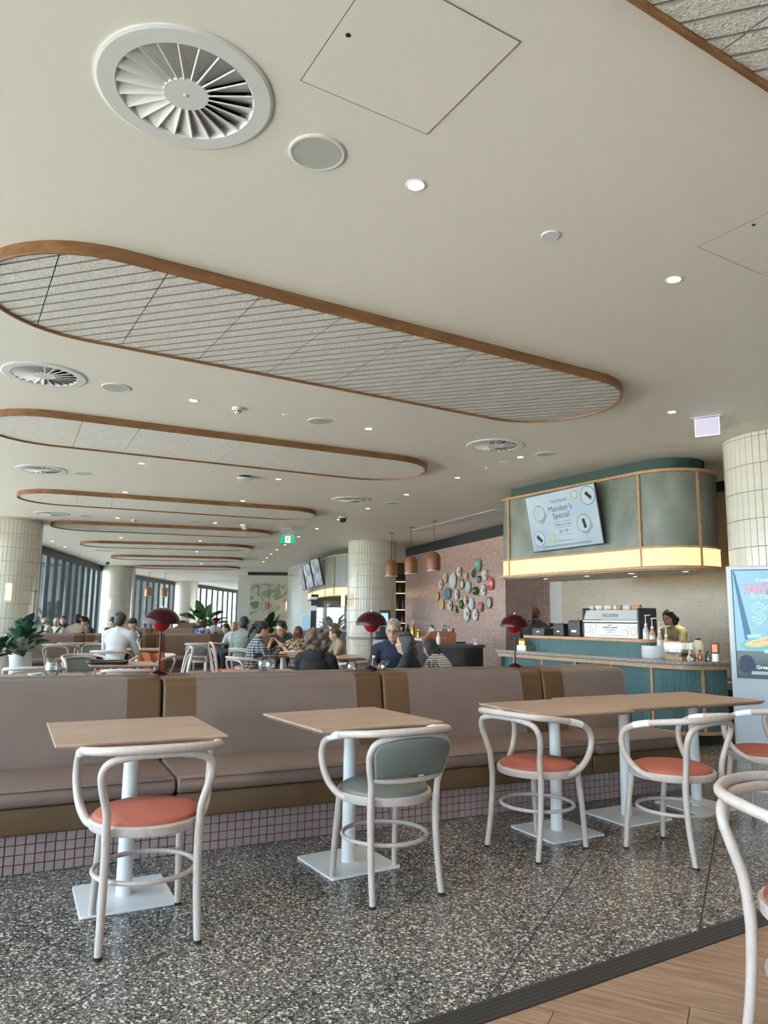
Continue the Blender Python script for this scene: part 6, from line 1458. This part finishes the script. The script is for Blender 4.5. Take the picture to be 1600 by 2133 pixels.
    # face
    for q in (-1, 1):
        fin(MB().ell(hp(q * .030, .080, .008), (.0115, .008, .006), 8, 6, HM)).build('eye', MT['eye'], root, smooth=True)
        fin(MB().cap(hp(q * .016, .088, .026), hp(q * .046, .078, .026), .0045, .0035, 6)).build('eyebrow', HR[hair], root, smooth=True)
    fin(MB().ell(hp(0, .086, -.060), (.022, .008, .006), 8, 6, HM)).build('mouth', MT['lip'], root, smooth=True)
    if glasses:
        g = MB()
        for q in (-1, 1):
            g.tube([hp(q * .032 + .024 * math.cos(t), .098, .004 + .018 * math.sin(t)) for t in [k * PI / 6 for k in range(12)]], .0028, 5, True); g.tube([hp(q * .056, .096, .006), hp(q * .080, .04, .006), hp(q * .080, -.01, .004)], .0026, 5)
        g.tube([hp(-.008, .100, .006), hp(.008, .100, .006)], .0026, 5); fin(g).build('glasses', MT['blackplastic'], root)
    h = MB()
    def hell(a, b_, c, r): h.ell(hp(a, b_, c), r, 14, 10, HM)
    rd = random.Random(int(x * 7 + Y))
    if style != 'bald': hell(0, -.014, .026, (.083, .094, .100)); hell(0, -.040, -.005, (.080, .068, .085))
    if style == 'bald': hell(0, -.052, -.02, (.078, .048, .050))
    if style == 'short':
        hell(0, -.012, .054, (.080, .084, .074))
        for k in range(22):
            t = rd.uniform(0, 2 * PI); e_ = rd.uniform(.1, 1.4)
            if math.sin(t) > .1 and e_ < .95: continue
            hell(.078 * math.cos(e_) * math.cos(t), -.008 + .090 * math.cos(e_) * math.sin(t), .040 + .084 * math.sin(e_), (.020, .020, .014))
    if style in ('long', 'wavy'):
        for k in range(6): hell(rd.uniform(-.055, .055), -.065 + rd.uniform(-.015, .01), -.06 - .035 * k, (.055, .045, .06))
        for q in (-1, 1): hell(q * .072, -.015, -.04, (.024, .045, .085)); hell(q * .070, -.03, -.13, (.028, .042, .075))
        if style == 'wavy':
            for k in range(16): hell(rd.uniform(-.085, .085), -.05 + rd.uniform(-.04, .03), rd.uniform(-.24, .06), (.035, .035, .05))
            for k in range(8): hell(rd.uniform(-.07, .07), rd.uniform(-.05, .04), .095, (.035, .035, .025))
    if style == 'curly':
        for k in range(60):
            t = rd.uniform(0, 2 * PI); e_ = rd.uniform(-.75, 1.3); rr = .105 + .02 * rd.random(); yy = rr * math.cos(e_) * math.sin(t)
            if yy > .05 and e_ < .8: continue
            hell(rr * 1.05 * math.cos(e_) * math.cos(t), yy - .02, -.02 + rr * 1.15 * math.sin(e_), (.034, .034, .034))
    if style == 'pony':
        hell(0, -.115, .030, (.035, .035, .035)); hell(0, -.150, -.01, (.034, .032, .055)); hell(0, -.165, -.08, (.032, .028, .06)); hell(0, -.165, -.14, (.024, .022, .045))
    if style == 'bun': 
        for k in range(7): hell(rd.uniform(-.03, .03), -.110 + rd.uniform(-.02, .02), .02 + rd.uniform(-.03, .03), (.028, .028, .028))
    ho = fin(h).build('hair', HR[hair], root); remesh(ho, v * .85, 1)
    if cap: fin(MB().ell(hp(0, -.004, .05), (.088, .104, .085), 14, 10, HM).ell(hp(0, .11, .04), (.065, .06, .01), 12, 6, HM)).build('cap', CL[cap], root, smooth=True)
    if strap: fin(MB().tube(spline([Sh + Vector((-.15, .06, .05)), H0 + up * .36 + Vector((-.05, .13, 0)), H0 + up * .15 + Vector((.10, .135, 0)), H0 + up * .05 + Vector((.16, .06, 0))], 4), .018, 6)).build('bag_strap', CL['black'], root)
    if hood: o_ = fin(MB().ell(Sh + up * .03 + Vector((0, -.075, -.02)), (.13, .06, .085), 14, 8)).build('hood', CL[shirt], root); remesh(o_, v * 1.2)
    if shirt in ('white', 'navy', 'greygreen', 'plaid', 'offwhite') : o_ = fin(MB().tube([Sh + up * .055 + Vector((.068 * math.cos(t), .062 * math.sin(t), .012 * math.sin(t))) for t in [k * PI / 8 for k in range(16)]], .016, 7, True)).build('collar', CL[shirt], root, smooth=True)
    return root
person(260, 1276, 11.2, 88, 'man in a white shirt seen from behind at the left tables', 'white', 'dark', 'short', lean=10, pose='table')
person(106, 1285, 18.3, 205, 'balding man in a cream floral shirt by the dark windows, leftmost diner', 'floral', 'grey', 'bald', lean=12, nod=22)
person(129, 1288, 19.2, 255, 'grey-haired man in white with a dark cross strap by the windows', 'offwhite', 'white', 'short', lean=12, nod=22, strap=True)
person(142, 1283, 20.4, 300, 'dark-haired person in grey behind the man with the strap', 'darkgrey', 'black', 'short')
person(172, 1280, 16.9, 118, 'man in a white polo seen from behind by the dark windows', 'offwhite', 'black', 'short', lean=14, long_sleeve=False)
person(189, 1288, 18.0, 250, 'person in a dark jacket behind the small red lamp at left', 'darkgrey', 'dark', 'short', lean=10)
person(246, 1286, 14.2, 250, 'dark-haired person in black half hidden behind the white-shirted man', 'black', 'black', 'short', lean=14, nod=15)
person(286, 1288, 15.6, 240, 'person in a dark cap and patterned jacket right of the white-shirted man', 'camo', 'dark', 'short', lean=14, cap='darkgrey')
person(431, 1292, 19.0, 80, 'woman in a blue and white floral top seen from behind far back', 'bluefloral', 'brown', 'curly', lean=6)
person(420, 1289, 26.0, 260, 'white-haired diner far back before the windows', 'darkgrey', 'white', 'short', lean=6)
person(456, 1287, 19.6, 85, 'man in a white shirt behind the far red lamp pole', 'white', 'brown', 'short', lean=6)
person(478, 1301, 15.6, 215, 'dark-haired person in navy behind the second banquette', 'navy', 'black', 'short', lean=16, nod=10)
person(495, 1295, 15.2, 262, 'blond child in white facing the camera', 'white', 'blond', 'short', lean=6)
person(516, 1285, 12.7, 62, 'man in a grey-green shirt seen from behind, hand to his face', 'greygreen', 'black', 'short', 'mid', lean=8, pose='face', pants='jeans')
person(553, 1294, 10.0, 22, 'woman in a plaid shirt with a ponytail, eating in profile', 'plaid', 'black', 'pony', 'light', lean=14, nod=12, pose='eat', pants='jeans')
person(592, 1293, 11.7, 245, 'young man in glasses and black shirt bending over his food', 'black', 'black', 'short', 'light', lean=26, nod=14, pose='eat', long_sleeve=False, glasses=True)
person(627, 1312, 11.6, 95, 'auburn-haired woman in a leopard print top seen from behind', 'leopard', 'auburn', 'long', lean=14)
person(666, 1311, 7.05, 78, 'woman with curly grey-brown hair in a black hoodie seen from behind', 'black', 'greybrown', 'curly', lean=8, hood=True)
person(701, 1312, 11.4, 200, 'woman with tied brown hair in a khaki vest, in profile', 'khaki', 'brown', 'bun', lean=18, nod=8)
person(822, 1290, 7.75, 262, 'older grey-haired man in glasses and navy jacket facing the camera', 'navy', 'grey', 'short', 'light', lean=8, nod=6, glasses=True, pose='table')
person(846, 1315, 6.75, 168, 'woman with long dark wavy hair and glasses in profile', 'darkgrey', 'salt', 'wavy', 'light', lean=10, nod=0, glasses=True, pose='table')
person(898, 1332, 8.1, 150, 'woman with black hair and check shirt leaning away behind the long-haired woman', 'checker', 'black', 'long', lean=34, nod=10)
person(1390, 1270, 9.35, 215, 'barista in an olive hoodie working behind the coffee counter', 'olive', 'black', 'wavy', 'mid', lean=14, nod=14, stand=True, hood=True)
person(1114, 1264, 10.6, 60, 'staff member with brown ponytail seen from behind at the counter end', 'black', 'brown', 'pony', lean=18, stand=True)
person(1183, 1243, 14.4, 170, 'dark-haired man peeking round the end of the beige wall', 'black', 'black', 'short', lean=4, stand=True)
